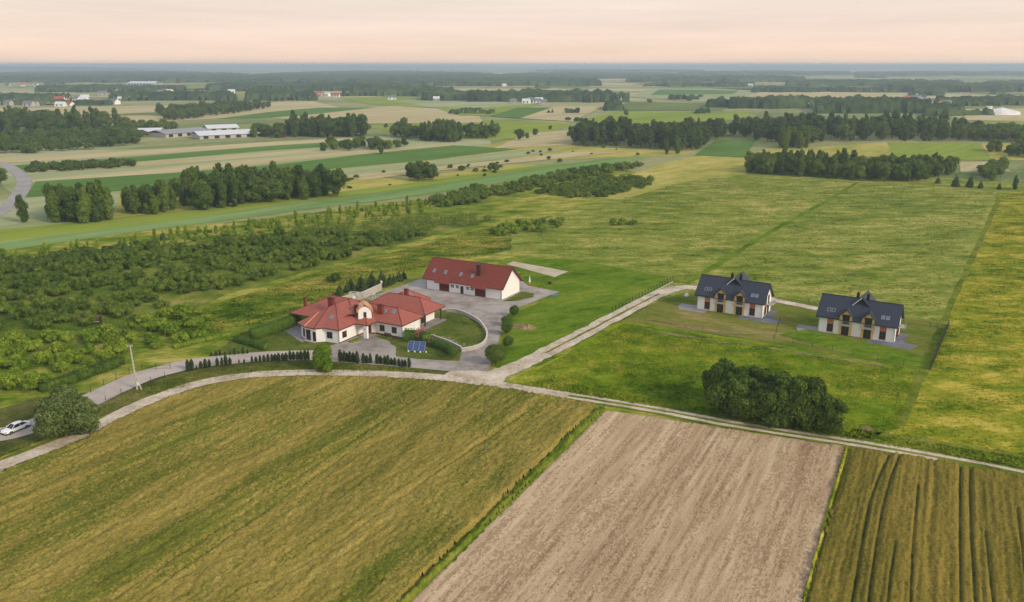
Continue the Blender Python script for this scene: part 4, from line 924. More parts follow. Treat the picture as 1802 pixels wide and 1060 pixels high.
hedge('flower_bed', [(616, 604), (624, 601), (634, 597)], 1.1, .4, L_bright, 'low green flower bed beside the villa entrance', lump=.12)

# --- far woods: one rolling canopy sheet per wood
def canopy(poly, h, label, mat=None, stepx=None, seed=1):
    P = pts_world(poly); d = sum(p[1] for p in P) / len(P)
    sx = stepx or d / 420; sy = sx * 2.2
    x0, x1 = min(p[0] for p in P), max(p[0] for p in P); y0, y1 = min(p[1] for p in P), max(p[1] for p in P)
    while (x1 - x0) * (y1 - y0) / sx / sy > 60000: sy *= 1.3
    def hf(X, Y, U, V): return h * (.72 + .5 * vnoise(X, Y, sx * 1.7, sx * 2.5, seed) + .35 * vnoise(X, Y, sx * 9, sx * 14, seed + 1) + .25 * (rng.random(X.shape) - .5))
    relief('far_wood', P, 0.0, (sx, sy), hf, [mat or M_farwood], label)
r2 = random.Random(31)
def belt(x0, x1, yb, th, jag=1.0):      # photo pixels: a wood between x0 and x1 whose near edge lies at yb and is th deep
    a = []; n = max(3, int((x1 - x0) / 25))
    top = [(x0 + (x1 - x0) * i / n, yb - th * (0.3 + .7 * math.sin(math.pi * min(1, max(0, (i + .3) / (n + .6)))) ** .4) + r2.uniform(-.5, .5) * jag) for i in range(n + 1)]
    bot = [(x0 + (x1 - x0) * i / n, yb + r2.uniform(-.8, .8) * jag) for i in range(n, -1, -1)]
    return top + bot
for x0, x1, yb, th, h in ((-80, 460, 146, 18, 16), (440, 900, 146, 18, 16), (-80, 130, 178, 5, 12), (60, 330, 163, 7, 13), (190, 420, 178, 7, 14), (430, 560, 178, 8, 15), (360, 700, 161, 9, 15), (600, 800, 170, 9, 17), (620, 1060, 152, 12, 16),
                          (820, 1080, 180, 9, 17), (740, 870, 178, 7, 15), (1030, 1110, 181, 5, 17), (880, 1200, 139, 10, 14), (1100, 1420, 145, 8, 15), (1380, 1700, 153, 7, 15), (1560, 1900, 163, 9, 16), (1500, 1900, 134, 6, 16), (1190, 1500, 133, 6, 16), (940, 1240, 127, 3, 18),
                          (1280, 1480, 192, 9, 15), (1430, 1640, 200, 13, 17), (1620, 1700, 205, 10, 12), (1640, 1900, 186, 7, 12), (1240, 1330, 190, 5, 12), (1130, 1330, 153, 3, 12), (1320, 1560, 163, 3, 12), (0, 200, 186, 3, 9), (1060, 1100, 196, 8, 10)):
    canopy(belt(x0, x1, yb, th), h, 'far hazy belt of woodland', seed=int(x0 + yb) % 97)
for i in range(34):      # hedgerows and small spinneys between the far fields
    x0 = r2.uniform(-40, 1780); yb = r2.choice([r2.uniform(126, 150), r2.uniform(150, 205)])
    canopy(belt(x0, x0 + r2.uniform(18, 90) * (1.5 if yb < 150 else 1), yb, r2.uniform(1.0, 2.2) * (yb - 100) / 60, .5), r2.uniform(6, 10), 'thin hedgerow between far fields', seed=i + 200)
# --- low hills on the horizon
def hill(x0, x1, y, h, depth, seed, mat):
    n = 90; V = []; rows = 7
    for j in range(rows):
        t = j / (rows - 1); zz = math.sin(math.pi * t)
        for i in range(n):
            u = i / (n - 1); e = math.sin(math.pi * u) ** .6
            hh = h * e * zz * (1 + .35 * float(mnoise.noise(Vector((u * 7, seed, 0)))) + .1 * float(mnoise.noise(Vector((u * 40, seed, t * 3)))))
            V.append((x0 + (x1 - x0) * u, y + depth * t, max(-1, hh - 1)))
    Fq = [(j * n + i, j * n + i + 1, (j + 1) * n + i + 1, (j + 1) * n + i) for j in range(rows - 1) for i in range(n - 1)]
    tag(link('hills', raw_mesh('hills', V, Fq, [mat], smooth=True)), 'low wooded rise on the horizon', kind='structure')
hill(-11500, -4400, 9200, 66, 2500, 3, M_farwood); hill(-8500, 1500, 14500, 44, 2500, 9, M_farwood); hill(-1000, 9500, 14800, 46, 2400, 5, M_farwood); hill(3200, 15500, 12500, 68, 3500, 13, M_farwood)
hill(5200, 14000, 9500, 34, 2200, 17, M_farwood); hill(-12000, -3500, 9000, 30, 1800, 19, M_farwood)

# ------------------------------------------------------------------ building helpers (local frames, front faces -v)
def frame2(p, ax):
    """local placer: X along the wall, Y outward from it, Z up"""
    ax = Vector(ax).normalized(); n = Vector((ax.y, -ax.x))
    return lambda X, Y, Z: (p[0] + ax.x * X + n.x * Y, p[1] + ax.y * X + n.y * Y, Z)
def window(parent, p, ax, wd, h, z0, mf, mg=None, name='window', bars=1, cross=0, t=.09, out_=.05):
    fr = frame2(p, ax); x0, x1 = -wd / 2, wd / 2; mb = MB()
    mb.box(x0, x1, .0, out_, z0, z0 + t, fr).box(x0, x1, 0, out_, z0 + h - t, z0 + h, fr).box(x0, x0 + t, 0, out_ + .002, z0 + t, z0 + h - t, fr).box(x1 - t, x1, 0, out_ + .002, z0 + t, z0 + h - t, fr)
    for i in range(bars):
        xc = x0 + wd * (i + 1) / (bars + 1); mb.box(xc - t * .45, xc + t * .45, 0, out_ - .004, z0 + t, z0 + h - t, fr)
    for i in range(cross):
        zc = z0 + h * (i + 1) / (cross + 1); mb.box(x0 + t, x1 - t, 0, out_ - .008, zc - t * .35, zc + t * .35, fr)
    w_ = mb.build(name, mf, parent)
    MB().box(x0 + t * .5, x1 - t * .5, 0.0, .018, z0 + t * .5, z0 + h - t * .5, fr).build('pane', mg or M_glass, w_)
    return w_
def roof_slab(parent, V, Fs, mat, th=.2, name='roof', ridge=None, mridge=None):
    """roof surface with real thickness: the faces, their underside and the fascia between"""
    n = len(V); allv = list(V) + [(x, y, z - th) for x, y, z in V]; F_ = list(Fs) + [tuple(i + n for i in reversed(f)) for f in Fs]
    ed = {}
    for f in Fs:
        for a, b in zip(f, f[1:] + f[:1]): ed[(a, b)] = 1
    for (a, b) in list(ed):
        if (b, a) not in ed: F_.append((b, a, a + n, b + n))
    o = link(name, raw_mesh(name, allv, F_, [mat]), parent)
    if ridge:
        mb = MB()
        for a, b in ridge: mb.tube((a[0], a[1], a[2] + .02), (b[0], b[1], b[2] + .02), .09, .09, 6)
        mb.build('ridge_cap', mridge or M_ridge, o)
    # gutter along the eaves
    return o
def hip_roof(parent, u0, u1, v0, v1, ze, zr, axis='u', l=True, r=True, mat=None, th=.2, run=None, nm='roof'):
    """hipped (or, with l/r False, gabled) roof"""
    mat = mat or M_redroof
    if axis == 'u':
        c = (v0 + v1) / 2; k = run or (v1 - v0) / 2
        a = (u0 + (k if l else 0), c, zr); b = (u1 - (k if r else 0), c, zr)
        V = [(u0, v0, ze), (u1, v0, ze), (u1, v1, ze), (u0, v1, ze), a, b]
        Fs = [(0, 1, 5, 4), (2, 3, 4, 5)]
        if l: Fs.append((3, 0, 4))
        if r: Fs.append((1, 2, 5))
        rd = [(a, b)] + ([(V[0], a), (V[3], a)] if l else []) + ([(V[1], b), (V[2], b)] if r else [])
    else:
        c = (u0 + u1) / 2; k = run or (u1 - u0) / 2
        a = (c, v0 + (k if l else 0), zr); b = (c, v1 - (k if r else 0), zr)
        V = [(u0, v0, ze), (u1, v0, ze), (u1, v1, ze), (u0, v1, ze), a, b]
        Fs = [(1, 2, 5, 4), (3, 0, 4, 5)]
        if l: Fs.append((0, 1, 4))
        if r: Fs.append((2, 3, 5))
        rd = [(a, b)] + ([(V[0], a), (V[1], a)] if l else []) + ([(V[2], b), (V[3], b)] if r else [])
    return roof_slab(parent, V, Fs, mat, th, nm, rd)
def chimney(parent, u, v, z0, z1, w1, w2, mat, cap=True, flue=0):
    o = MB().box(u - w1 / 2, u + w1 / 2, v - w2 / 2, v + w2 / 2, z0, z1).build('chimney', mat, parent)
    if cap: MB().box(u - w1 / 2 - .08, u + w1 / 2 + .08, v - w2 / 2 - .08, v + w2 / 2 + .08, z1, z1 + .09).build('chimney_cap', M_brickdk if mat is M_brick else M_black, o)
    for i in range(flue): 
        uu = u + (i - (flue - 1) / 2) * .35; MB().tube((uu, v, z1 + .09), (uu, v, z1 + .4), .09, .09, 8).build('flue', M_black, o)
    return o
def skylight(parent, c, up, slope, wd=.8, h=1.2, mf=None, mg=None):
    """c on the roof plane; up = horizontal uphill direction; slope = rise/run"""
    up = Vector((up[0], up[1], 0)).normalized(); s = Vector((up.x, up.y, slope)).normalized(); a = Vector((up.y, -up.x, 0)); n = a.cross(s); n = n if n.z > 0 else -n
    fr = lambda X, Y, Z: tuple(Vector(c) + a * X + s * Y + n * Z)
    mb = MB(); t = .1
    mb.box(-wd / 2, wd / 2, -h / 2, -h / 2 + t, -.05, .12, fr).box(-wd / 2, wd / 2, h / 2 - t, h / 2, -.05, .12, fr).box(-wd / 2, -wd / 2 + t, -h / 2 + t, h / 2 - t, -.05, .121, fr).box(wd / 2 - t, wd / 2, -h / 2 + t, h / 2 - t, -.05, .121, fr)
    o = mb.build('skylight', mf or M_gray, parent)
    MB().box(-wd / 2 + t, wd / 2 - t, -h / 2 + t, h / 2 - t, -.04, .08, fr).build('pane', mg or M_skyl, o)
def downpipe(parent, u, v, z0, z1, mat): MB().tube((u, v, z0), (u, v, z1), .06, .06, 6).build('downpipe', mat, parent)

# ================================================================== the villa
VILLA = empty('villa', (-38.5, 178.0, 0), R(-28.5))
tag(VILLA, 'sprawling white villa with many-hipped red tile roof and copper arched dormer', 'house')
mb = MB()
bay = [(-11.0, .1), (-8.2, -1.5), (-5.2, -1.6), (-3.7, -.25), (0, 0), (0, 8.3), (-.01, 13), (-11, 13)]
mb.prism(bay, 0, 3.35)
mb.prism([(.02, 8.3), (2.45, 9.7), (2.45, 14), (.02, 14)], 0, 3.36)
mb.prism([(2.47, 9.85), (10.1, 9.85), (10.1, 16.9), (2.47, 16.9)], 0, 3.34)
mb.prism([(-6, 16.92), (7.9, 16.92), (7.9, 26.3), (-6, 26.3)], 0, 3.3)
mb.prism([(-4, 26.32), (2.5, 26.32), (2.5, 31.0), (-4, 31.0)], 0, 3.3)
mb.prism([(-14, 13.02), (-6.02, 13.02), (-6.02, 18.2), (-14, 18.2)], 0, 3.25)
mb.build('wall', M_white, VILLA)
mb = MB()
for a, b in (((0.03, 0), (.03, 8.3)), ((.03, 8.26), (2.45, 9.67)), ((2.45, 9.82), (10.1, 9.82)), ((10.13, 9.85), (10.13, 16.9))):
    fr = frame2(a, (b[0] - a[0], b[1] - a[1])); mb.box(0, math.dist(a, b), -.02, .02, 0, .35, fr)
mb.build('plinth', M_plinth, VILLA)
# front wing roof: a fan of facets over the bay
c0 = (.45, -.45, 3.45); b1 = (-3.9, -.7, 3.45); b2 = (-5.3, -2.0, 3.4); b3 = (-8.3, -1.9, 3.4); b4 = (-11.7, -.35, 3.4); b5 = (-11.9, 7.0, 3.4)
A = (-6.7, 7.3, 6.6); A2 = (-7.7, 5.7, 5.95); CT = (-9.2, 4.2, 5.05); D1 = (.45, 13.5, 3.45); D2 = (-6.7, 13.0, 6.6)
V = [c0, b1, b2, b3, b4, b5, A, A2, CT, D1, D2]
Fs = [(0, 1, 7, 6), (1, 2, 7), (2, 3, 8, 7), (3, 4, 8), (4, 5, 7, 8), (5, 6, 7), (0, 6, 10, 9)]
rf = roof_slab(VILLA, V, Fs, M_redroof, .2, 'roof', [(c0, A), (b2, A2), (A2, A), (A, D2)])
MB().tube((b3[0], b3[1], b3[2] + .03), (CT[0], CT[1], CT[2] + .03), .17, .12, 6).build('copper_flashing', M_copper, rf)
# eyebrow rise on the right-hand slope, the shade below it painted as black faces
Lp = (-2.2, 3.4, 4.62); Tp = (-2.0, 6.0, 5.15); Rp = (-1.0, 7.7, 4.75)
o = roof_slab(VILLA, [Lp, Tp, Rp, (-6.4, 7.4, 6.55), (-3.2, 10.2, 5.15)], [(0, 1, 3), (1, 2, 4, 3)], M_redroof, .12, 'roof')
MB().add([(-2.25, 3.5, 4.55), (-2.15, 6.0, 5.02), (-1.15, 7.6, 4.62), (-1.2, 7.6, 4.1), (-2.3, 5.8, 4.4)], [(0, 4, 1), (1, 4, 3, 2)]).build('eyebrow_shade', M_black, o)
hip_roof(VILLA, -19.0, .4, 5.0, 19.3, 3.3, 6.75, 'u')
hip_roof(VILLA, -6.5, 10.8, 9.0, 17.8, 3.4, 5.9, 'u', l=False)
hip_roof(VILLA, -7.6, 10.35, 18.7, 27.5, 3.3, 6.0, 'u')
hip_roof(VILLA, -4.8, 3.25, 23.4, 31.9, 3.28, 5.9, 'v', l=False)
hip_roof(VILLA, -6.0, 3.65, 5.5, 14.2, 3.42, 5.35, 'u', l=False)
# dark fascia boards under the eaves that face the yard
mb = MB()
for a, b in ((c0, b1), (b1, b2), (b2, b3), (b3, b4), ((.45, 6.0, 3.45), c0), ((3.65, 5.5, 3.42), (.5, 5.5, 3.42)), ((3.65, 9.0, 3.42), (3.65, 5.5, 3.42)), ((10.8, 9.0, 3.4), (3.66, 9.0, 3.4)), ((10.8, 17.8, 3.4), (10.8, 9.0, 3.4)), ((10.35, 18.7, 3.3), (4, 18.7, 3.3)), ((10.35, 27.5, 3.3), (10.35, 18.7, 3.3)), ((-19, 5, 3.3), (-12.4, 5, 3.3)), ((-19, 19, 3.3), (-19, 5, 3.3))):
    mb.tube((a[0], a[1], a[2] - .12), (b[0], b[1], b[2] - .12), .13, .13, 6)
mb.build('gutter', M_brown, VILLA)
# pillar, door and windows
MB().box(2.3, 3.3, 5.75, 6.3, 0, 3.3).build('pillar', M_white, VILLA)
MB().tube((2.62, 5.74, 2.25), (2.62, 5.70, 2.25), .16, .16, 10).build('wall_plaque', M_red, VILLA)
window(VILLA, (1.3, 9.02), (2.4, 1.4), 1.1, 2.2, .1, M_brown, M_door, 'door', 0)
ax1 = (2.8, -1.6 + .0); 
window(VILLA, (-9.4, -.82), (2.8, -1.6), 1.3, 1.9, .6, M_brown, None, 'window', 1, 1)
window(VILLA, (-7.5, -1.53), (3.0, -.1), 1.3, 2.4, .25, M_brown, None, 'window', 1, 1)
window(VILLA, (-5.7, -1.6), (3.0, -.1), .9, 2.2, .25, M_brown, None, 'window', 0, 1)
window(VILLA, (-2.5, -.18), (3.7, .25), 1.5, 1.5, 1.0, M_brown, None, 'window', 1, 1)
window(VILLA, (0.0, 1.9), (0, 1), 1.5, 1.5, 1.0, M_brown, None, 'window', 1, 1)
window(VILLA, (4.5, 9.85), (1, 0), 1.35, 1.45, .95, M_brown, None, 'window', 2, 1)
window(VILLA, (7.9, 9.85), (1, 0), 1.35, 1.45, .95, M_brown, None, 'window', 2, 1)
window(VILLA, (7.9, 21.5), (0, 1), 2.2, 2.1, .2, M_brown, None, 'window', 1, 0)
MB().box(5.2, 7.1, 9.2, 9.6, .35, .5).box(5.3, 5.45, 9.25, 9.55, 0, .35).box(6.85, 7.0, 9.25, 9.55, 0, .35).box(5.2, 7.1, 9.55, 9.62, .5, .8).build('bench', M_woodb, None)
bn = bpy.data.objects['bench']; bn.location = (-38.5, 178.0, 0); bn.rotation_euler = (0, 0, R(-28.5)); tag(bn, 'dark bench against the villa wall under the windows', 'bench')
for u, v, z0, z1, a, b, m, fl in ((-8.0, 7.4, 5.6, 7.75, 1.5, .9, M_brick, 0), (-17.4, 8.8, 4.2, 6.3, .55, .55, M_brick, 0), (-1.6, 8.4, 4.0, 6.7, .7, .6, M_brickdk, 0), (3.2, 11.3, 4.4, 6.6, 1.35, .8, M_brick, 1), (1.2, 24.3, 5.2, 7.1, .9, .7, M_brick, 0)):
    chimney(VILLA, u, v, z0, z1, a, b, m, True, fl)
skylight(VILLA, (-4.4, 2.9, 4.9), (0, 1), .41, .9, 1.2)
skylight(VILLA, (3.9, 12.0, 5.12), (0, 1), .57, .8, 1.2); skylight(VILLA, (6.2, 12.2, 5.24), (0, 1), .57, .8, 1.2)
skylight(VILLA, (.6, 26.8, 5.1), (-1, 0), .67, .8, 1.2)
# arched dormer with copper hood, set diagonally over the door
dc = Vector((1.45, 7.65)); da = Vector((.742, .670)); dn = Vector((.670, -.742))
def dfr(X, Y, Z): return (dc.x + da.x * X + dn.x * Y, dc.y + da.y * X + dn.y * Y, Z)
prof = [(-1.5, 3.9), (-1.45, 6.0), (-1.2, 6.4), (-.75, 6.72), (-.3, 6.9), (0, 6.95), (.3, 6.9), (.75, 6.72), (1.2, 6.4), (1.45, 6.0), (1.5, 3.9)]
n = len(prof); V = [dfr(x, 0, z) for x, z in prof] + [dfr(x, -3.6, z) for x, z in prof]
dm = MB().add(V, [tuple(range(n)), tuple(reversed(range(n, 2 * n)))] + [(i, (i + 1) % n, n + (i + 1) % n, n + i) for i in range(n)]).build('dormer', M_white, VILLA)
hp = [(-1.9, 5.75), (-1.65, 6.15), (-1.3, 6.6), (-.85, 6.98), (-.4, 7.22), (0, 7.6), (.4, 7.22), (.85, 6.98), (1.3, 6.6), (1.65, 6.15), (1.9, 5.75)]
hi = [(x * .93, z - .14) for x, z in hp]
n = len(hp); V = [dfr(x, .25, z) for x, z in hp] + [dfr(x, -3.7, z - .0) for x, z in hp] + [dfr(x, .25, z) for x, z in hi] + [dfr(x, -3.7, z) for x, z in hi]
Fs = []
for i in range(n - 1): Fs += [(i, i + 1, n + i + 1, n + i), (2 * n + i + 1, 2 * n + i, 3 * n + i, 3 * n + i + 1), (i + 1, i, 2 * n + i, 2 * n + i + 1)]
MB().add(V, Fs).build('dormer_roof', M_copper, dm)
fr_ = (dfr(0, 0.0, 0)[:2])
window(dm, fr_, (da.x, da.y), .75, 1.35, 4.35, M_gray, None, 'window', 0, 0)
MB().box(-1.7, 1.7, -.1, .22, 4.0, 4.12, dfr).build('sill', M_gray, dm)
# terraces with posts
mb = MB()
for u, v in ((9.7, 19.6), (9.7, 26.4), (-18.2, 6.1), (-18.2, 17.5)):
    p_ = MB().box(u - .14, u + .14, v - .14, v + .14, 0, 3.1).build('post', M_woodb, VILLA)
for u, z in ((-11.15, 0), ): downpipe(VILLA, .08, -.08, 0, 3.4, M_brown)
downpipe(VILLA, 10.2, 9.76, 0, 3.3, M_gray); downpipe(VILLA, 10.2, 16.9, 0, 3.3, M_gray)
MB().box(7.92, 11.2, 17.0, 27.0, .0, .14).box(-18.8, -11.02, 1.6, 13.0, 0, .13).build('terrace', M_slab2, VILLA)
MB().box(-8.3, -5.1, -2.3, -1.55, 0, .2).build('step', M_conc, VILLA)
# dish on the ridge and rubble edging by the terrace
sdh = MB(); sdh.tube((-5.7, 12.4, 6.6), (-5.7, 12.4, 7.6), .05, .05, 6); sdh.tube((-5.7, 12.2, 7.5), (-5.75, 12.05, 7.55), .1, .45, 12); sdh.tube((-5.4, 12.7, 7.1), (-5.35, 12.55, 7.15), .1, .35, 12)
sdh.build('satellite_dish', M_plas, VILLA)

# pergola / carport beam and garden wall behind the villa
o = empty('pergola', (*G(632, 531), 0), R(-15)); tag(o, 'white flat-topped pergola behind the villa roof', 'pergola')
MB().box(-3.0, 4.0, -.08, .08, 2.0, 2.2).box(-3.0, 4.0, 1.4, 1.56, 2.0, 2.2).box(-3.0, -2.84, .08, 1.4, 2.02, 2.18).box(3.84, 4.0, .08, 1.4, 2.02, 2.18).build('beam', M_wallw, o)
for a in (-2.9, .5, 3.9):
    for b in (0, 1.48): MB().box(a - .06, a + .06, b - .06, b + .06, 0, 2.0).build('post', M_wallw, o)
def wall_line(name, line, h, th, mat, label, capm=None, cat='wall', smooth_n=1, panel=2.2):
    """a wall of separate cast panels with a coping"""
    root = None; W_ = [G(*p) for p in line]
    if smooth_n > 1: W_ = resample(W_, smooth_n, False)
    root = empty(name, (W_[0][0], W_[0][1], 0)); tag(root, label, cat)
    ox, oy = W_[0]
    for a, b in zip(W_[:-1], W_[1:]):
        l = math.dist(a, b); k = max(1, round(l / panel)) if panel else 1
        fr0 = frame2((a[0] - ox, a[1] - oy), (b[0] - a[0], b[1] - a[1]))
        for i in range(k): MB().box(l * i / k + .01, l * (i + 1) / k - .01, -th / 2, th / 2, 0, h, fr0).build('panel', mat, root)
        if capm: MB().box(-.02, l + .02, -th / 2 - .06, th / 2 + .06, h, h + .1, fr0).build('coping', capm, root)
    return root
wall_line('boundary_wall', [(600, 536), (640, 526), (672, 511)], 1.9, .2, M_conc, 'long pale concrete wall behind the villa', M_wallw)
wall_line('garden_wall', [(786, 549), (804, 551), (820, 556), (834, 563), (845, 571), (852, 580), (857, 590), (856, 602), (848, 611), (832, 617), (812, 620)], .9, .28, M_conc, 'curved pale retaining wall round the garden lawn', M_wallw, smooth_n=2, panel=2.0)
wall_line('garden_wall', [(748, 590), (770, 598), (790, 605), (812, 616)], .7, .25, M_conc, 'low straight wall along the rose hedge', M_wallw)
def lamp(px, py, h, label):
    x, y = G(px, py); o = empty('yard_lamp', (x, y, 0)); tag(o, label, 'lamp')
    MB().tube((0, 0, 0), (0, 0, h), .09, .06).build('pole', M_gray, o); MB().tube((0, 0, h - .3), (0, 0, h + .25), .22, .3, 10).build('lamp_head', M_plas, o)
lamp(672, 515, 3.0, 'short lamp post at the end of the concrete wall')

# ================================================================== the barn
BARN = empty('barn', (-2.7, 214.5, 0), R(-29.1)); tag(BARN, 'long white barn with steep dark red roof and maroon doors', 'barn')
WL, WD, EZ, RZ = 24.2, 9.7, 3.45, 8.0
mb = MB()
mb.add([(-WL, 0, 0), (0, 0, 0), (0, WD, 0), (-WL, WD, 0), (-WL, 0, EZ), (0, 0, EZ), (0, WD, EZ), (-WL, WD, EZ), (-WL, WD / 2, RZ - .25), (0, WD / 2, RZ - .25)],
       [(0, 1, 5, 4), (1, 2, 6, 9, 5), (2, 3, 7, 6), (3, 0, 4, 8, 7)])
mb.build('wall', M_white, BARN)
sl = (RZ - EZ) / (WD / 2)
e0, e1 = -.75, WD + .75
zf = EZ - .75 * sl + .3
V = [(-WL - .7, e0, zf), (.7, e0, zf), (.7, WD / 2, RZ), (-WL - .7, WD / 2, RZ), (.7, e1, zf), (-WL - .7, e1, zf)]
roof_slab(BARN, V, [(0, 1, 2, 3), (3, 2, 4, 5)], M_barnroof, .22, 'roof', [(V[3], V[2])], M_barnroof)
mb = MB()
for x in (.76, -WL - .76):
    for a, b in ((V[1], V[2]), (V[2], V[4])): mb.tube((x, a[1], a[2] - .08), (x, b[1], b[2] - .08), .13, .13, 4)
mb.tube((-WL - .7, e0 - .08, zf - .1), (.7, e0 - .08, zf - .1), .1, .1, 6)
mb.build('bargeboard', M_brown, BARN)
for a, b in ((-19.8, -16.6), (-8.3, -5.0)):
    d = MB().box(a, b, -.06, -.004, .02, 3.05).build('barn_door', M_door, BARN)
    for i in range(7): MB().box(a + (b - a) * i / 7 + .03, a + (b - a) * (i + 1) / 7 - .03, -.085, -.062, .05, 3.0).build('plank', M_door, d)
    # the eave comes forward over each door
    roof_slab(BARN, [(a - .6, e0 - .75, zf - .42), (b + .6, e0 - .75, zf - .42), (b + .9, e0 + .2, zf + .22), (a - .9, e0 + .2, zf + .22)], [(0, 1, 2, 3)], M_barnroof, .14, 'door_hood')
for u in (-15.5, -13.9, -10.6, -9.15): window(BARN, (u, 0), (1, 0), 1.0, .95, 1.35, M_plas, None, 'window', 1, 1, .08)
window(BARN, (-12.45, 0), (1, 0), .95, 2.1, .05, M_woodb, M_woodb, 'door', 0)
for u in (-24.1, -7.9, -.15): downpipe(BARN, u, -.08, 0, 3.2, M_black)
chimney(BARN, -8.7, 2.6, 5.0, 8.2, 1.1, .7, M_brickdk)
for u in (-21.0, -17.0, -11.9, -8.2-2.3): pass
def roof_hit(root, px, py, v_e, z_e, slope):
    """where the sight line through a photo pixel meets a roof plane z = z_e + slope*(v - v_e) of a building"""
    th = root.rotation_euler.z; best = None
    for i in range(400):
        z = 3 + i * .015; x, y = G(px, py, z); dx, dy = x - root.location.x, y - root.location.y
        u = dx * math.cos(th) + dy * math.sin(th); v = -dx * math.sin(th) + dy * math.cos(th)
        e = abs(z_e + slope * (v - v_e) - z)
        if best is None or e < best[0]: best = (e, u, v, z)
    return best[1:]
for px, py in ((764.4, 476.7), (784.2, 479.3), (811, 483.3), (831.3, 486.2)):
    u, v, z = roof_hit(BARN, px, py, e0, zf, (RZ - zf) / (WD / 2 - e0)); skylight(BARN, (u, v, z + .03), (0, 1), (RZ - zf) / (WD / 2 - e0), .8, 1.25)
u, v, z = roof_hit(BARN, 842.5, 483, e0, zf, (RZ - zf) / (WD / 2 - e0)); 
ch = [o for o in BARN.children if o.name.startswith('chimney')][0]; ch.location = (u + 8.7, v - 2.6, z - 5.6)

# ================================================================== twin houses
def twin_house(ox, oy, th, label, wood_side):
    H = empty('twin_house', (ox, oy, 0), R(th)); tag(H, label, 'house', 'pair of twin houses')
    WL, WD, EZ, RZ = 16.5, 8.0, 4.25, 8.0
    mb = MB()
    mb.add([(-WL, 0, 0), (0, 0, 0), (0, WD, 0), (-WL, WD, 0), (-WL, 0, EZ), (0, 0, EZ), (0, WD, EZ), (-WL, WD, EZ), (-WL, WD / 2, RZ - .3), (0, WD / 2, RZ - .3)],
           [(0, 1, 5, 4), (1, 2, 6, 9, 5), (2, 3, 7, 6), (3, 0, 4, 8, 7)])
    mb.build('wall', M_cream, H)
    e0, e1 = -.65, WD + .65; sl = (RZ - EZ) / (WD / 2); zf = EZ - .65 * sl + .12
    mid = -7.9
    # two staggered halves: the far one a little higher
    for a, b, dz in ((-WL - .6, mid, .22), (mid, .6, 0)):
        n0, n1 = ((-11.9, -9.15) if a < mid - 1 else (-7.1, -4.4)); gs = (RZ - zf) / (WD / 2 - e0)      # the eave stops at the dormer
        zl = zf + dz; zn = zl + gs * (.35 - e0)
        V = [(a, e0, zl), (n0 - .05, e0, zl), (n0 - .05, .35, zn), (n1 + .05, .35, zn), (n1 + .05, e0, zl), (b, e0, zl), (b, WD / 2, RZ + dz), (n1 + .05, WD / 2, RZ + dz), (n0 - .05, WD / 2, RZ + dz), (a, WD / 2, RZ + dz), (b, e1, zf), (a, e1, zf)]
        roof_slab(H, V, [(0, 1, 2, 8, 9), (2, 3, 7, 8), (3, 4, 5, 6, 7), (9, 8, 7, 6, 10, 11)], M_darkroof, .2, 'roof', [(V[9], V[6])], M_black)
    # rear cross gable
    V = [(-10.0, WD / 2 - 1.5, 6.7), (-8.0, WD / 2 - 1.5, 8.75), (-6.0, WD / 2 - 1.5, 6.7), (-10.4, WD + 2.2, 6.2), (-8.0, WD + 2.2, 8.75), (-5.6, WD + 2.2, 6.2)]
    roof_slab(H, V, [(0, 3, 4, 1), (1, 4, 5, 2)], M_darkroof, .2, 'rear_roof', [(V[1], V[4])], M_black)
    MB().prism([(-10, WD - .4), (-6, WD - .4), (-6, WD + 1.8), (-10, WD + 1.8)], 0, 6.3).build('rear_bay', M_cream, H)
    MB().tube((-8.1, WD / 2 - 1.55, 8.6), (-10.0, WD / 2 - 1.55, 6.65), .12, .12, 4).build('bargeboard', M_plas, H)
    # dormers
    for u0, u1 in ((-11.9, -9.15), (-7.1, -4.4)):
        c = (u0 + u1) / 2; hw = (u1 - u0) / 2
        d = MB().add([(u0, -.18, 0), (u0 + .5, -.18, 0), (u0 + .5, -.18, 5.0), (u1 - .5, -.18, 5.0), (u1 - .5, -.18, 0), (u1, -.18, 0), (u1, -.18, 4.6), (c, -.18, 6.0), (u0, -.18, 4.6),
                      (u0, 0.02, 0), (u0 + .5, 0.02, 0), (u0 + .5, 0.02, 5.0), (u1 - .5, 0.02, 5.0), (u1 - .5, 0.02, 0), (u1, 0.02, 0), (u1, 2.6, 4.6), (c, 2.6, 6.0), (u0, 2.6, 4.6)],
                     [(0, 1, 2, 8), (8, 2, 3, 6, 7), (3, 4, 5, 6), (0, 8, 17, 9), (1, 10, 11, 2), (3, 12, 13, 4), (5, 14, 15, 6), (2, 11, 12, 3)]).build('dormer', M_yellow2, H)
        V = [(u0 - .45, -.6, 4.42), (c, -.6, 6.35), (u1 + .45, -.6, 4.42), (u0 - .45, 3.2, 4.42), (c, 3.6, 6.35), (u1 + .45, 3.2, 4.42)]
        roof_slab(d, V, [(0, 1, 4, 3), (1, 2, 5, 4)], M_darkroof, .16, 'dormer_roof')
        window(d, (c, -.02), (1, 0), 1.5, 2.15, 2.75, M_black, None, 'balcony_door', 1, 0, .08)
        window(d, (c, -.01), (1, 0), 1.6, 2.25, .1, M_brown, None, 'garden_door', 1, 0, .09)
        MB().box(c - .9, c + .9, -.045, -.01, 2.36, 2.74).build('panel', M_yellow2, d)
        bl = MB().box(u0 - .15, u1 + .15, -1.05, -.19, 2.5, 2.66).build('balcony', M_conc, H)
        mb = MB(); mb.box(u0 - .1, u1 + .1, -1.03, -.99, 3.5, 3.56).box(u0 - .1, u0 - .06, -.99, -.2, 3.5, 3.56).box(u1 + .06, u1 + .1, -.99, -.2, 3.5, 3.56)
        k = 15
        for i in range(k): xx = u0 - .08 + (u1 - u0 + .16) * i / (k - 1); mb.box(xx - .012, xx + .012, -1.02, -1.0, 2.66, 3.5)
        mb.build('railing', M_gray, bl)
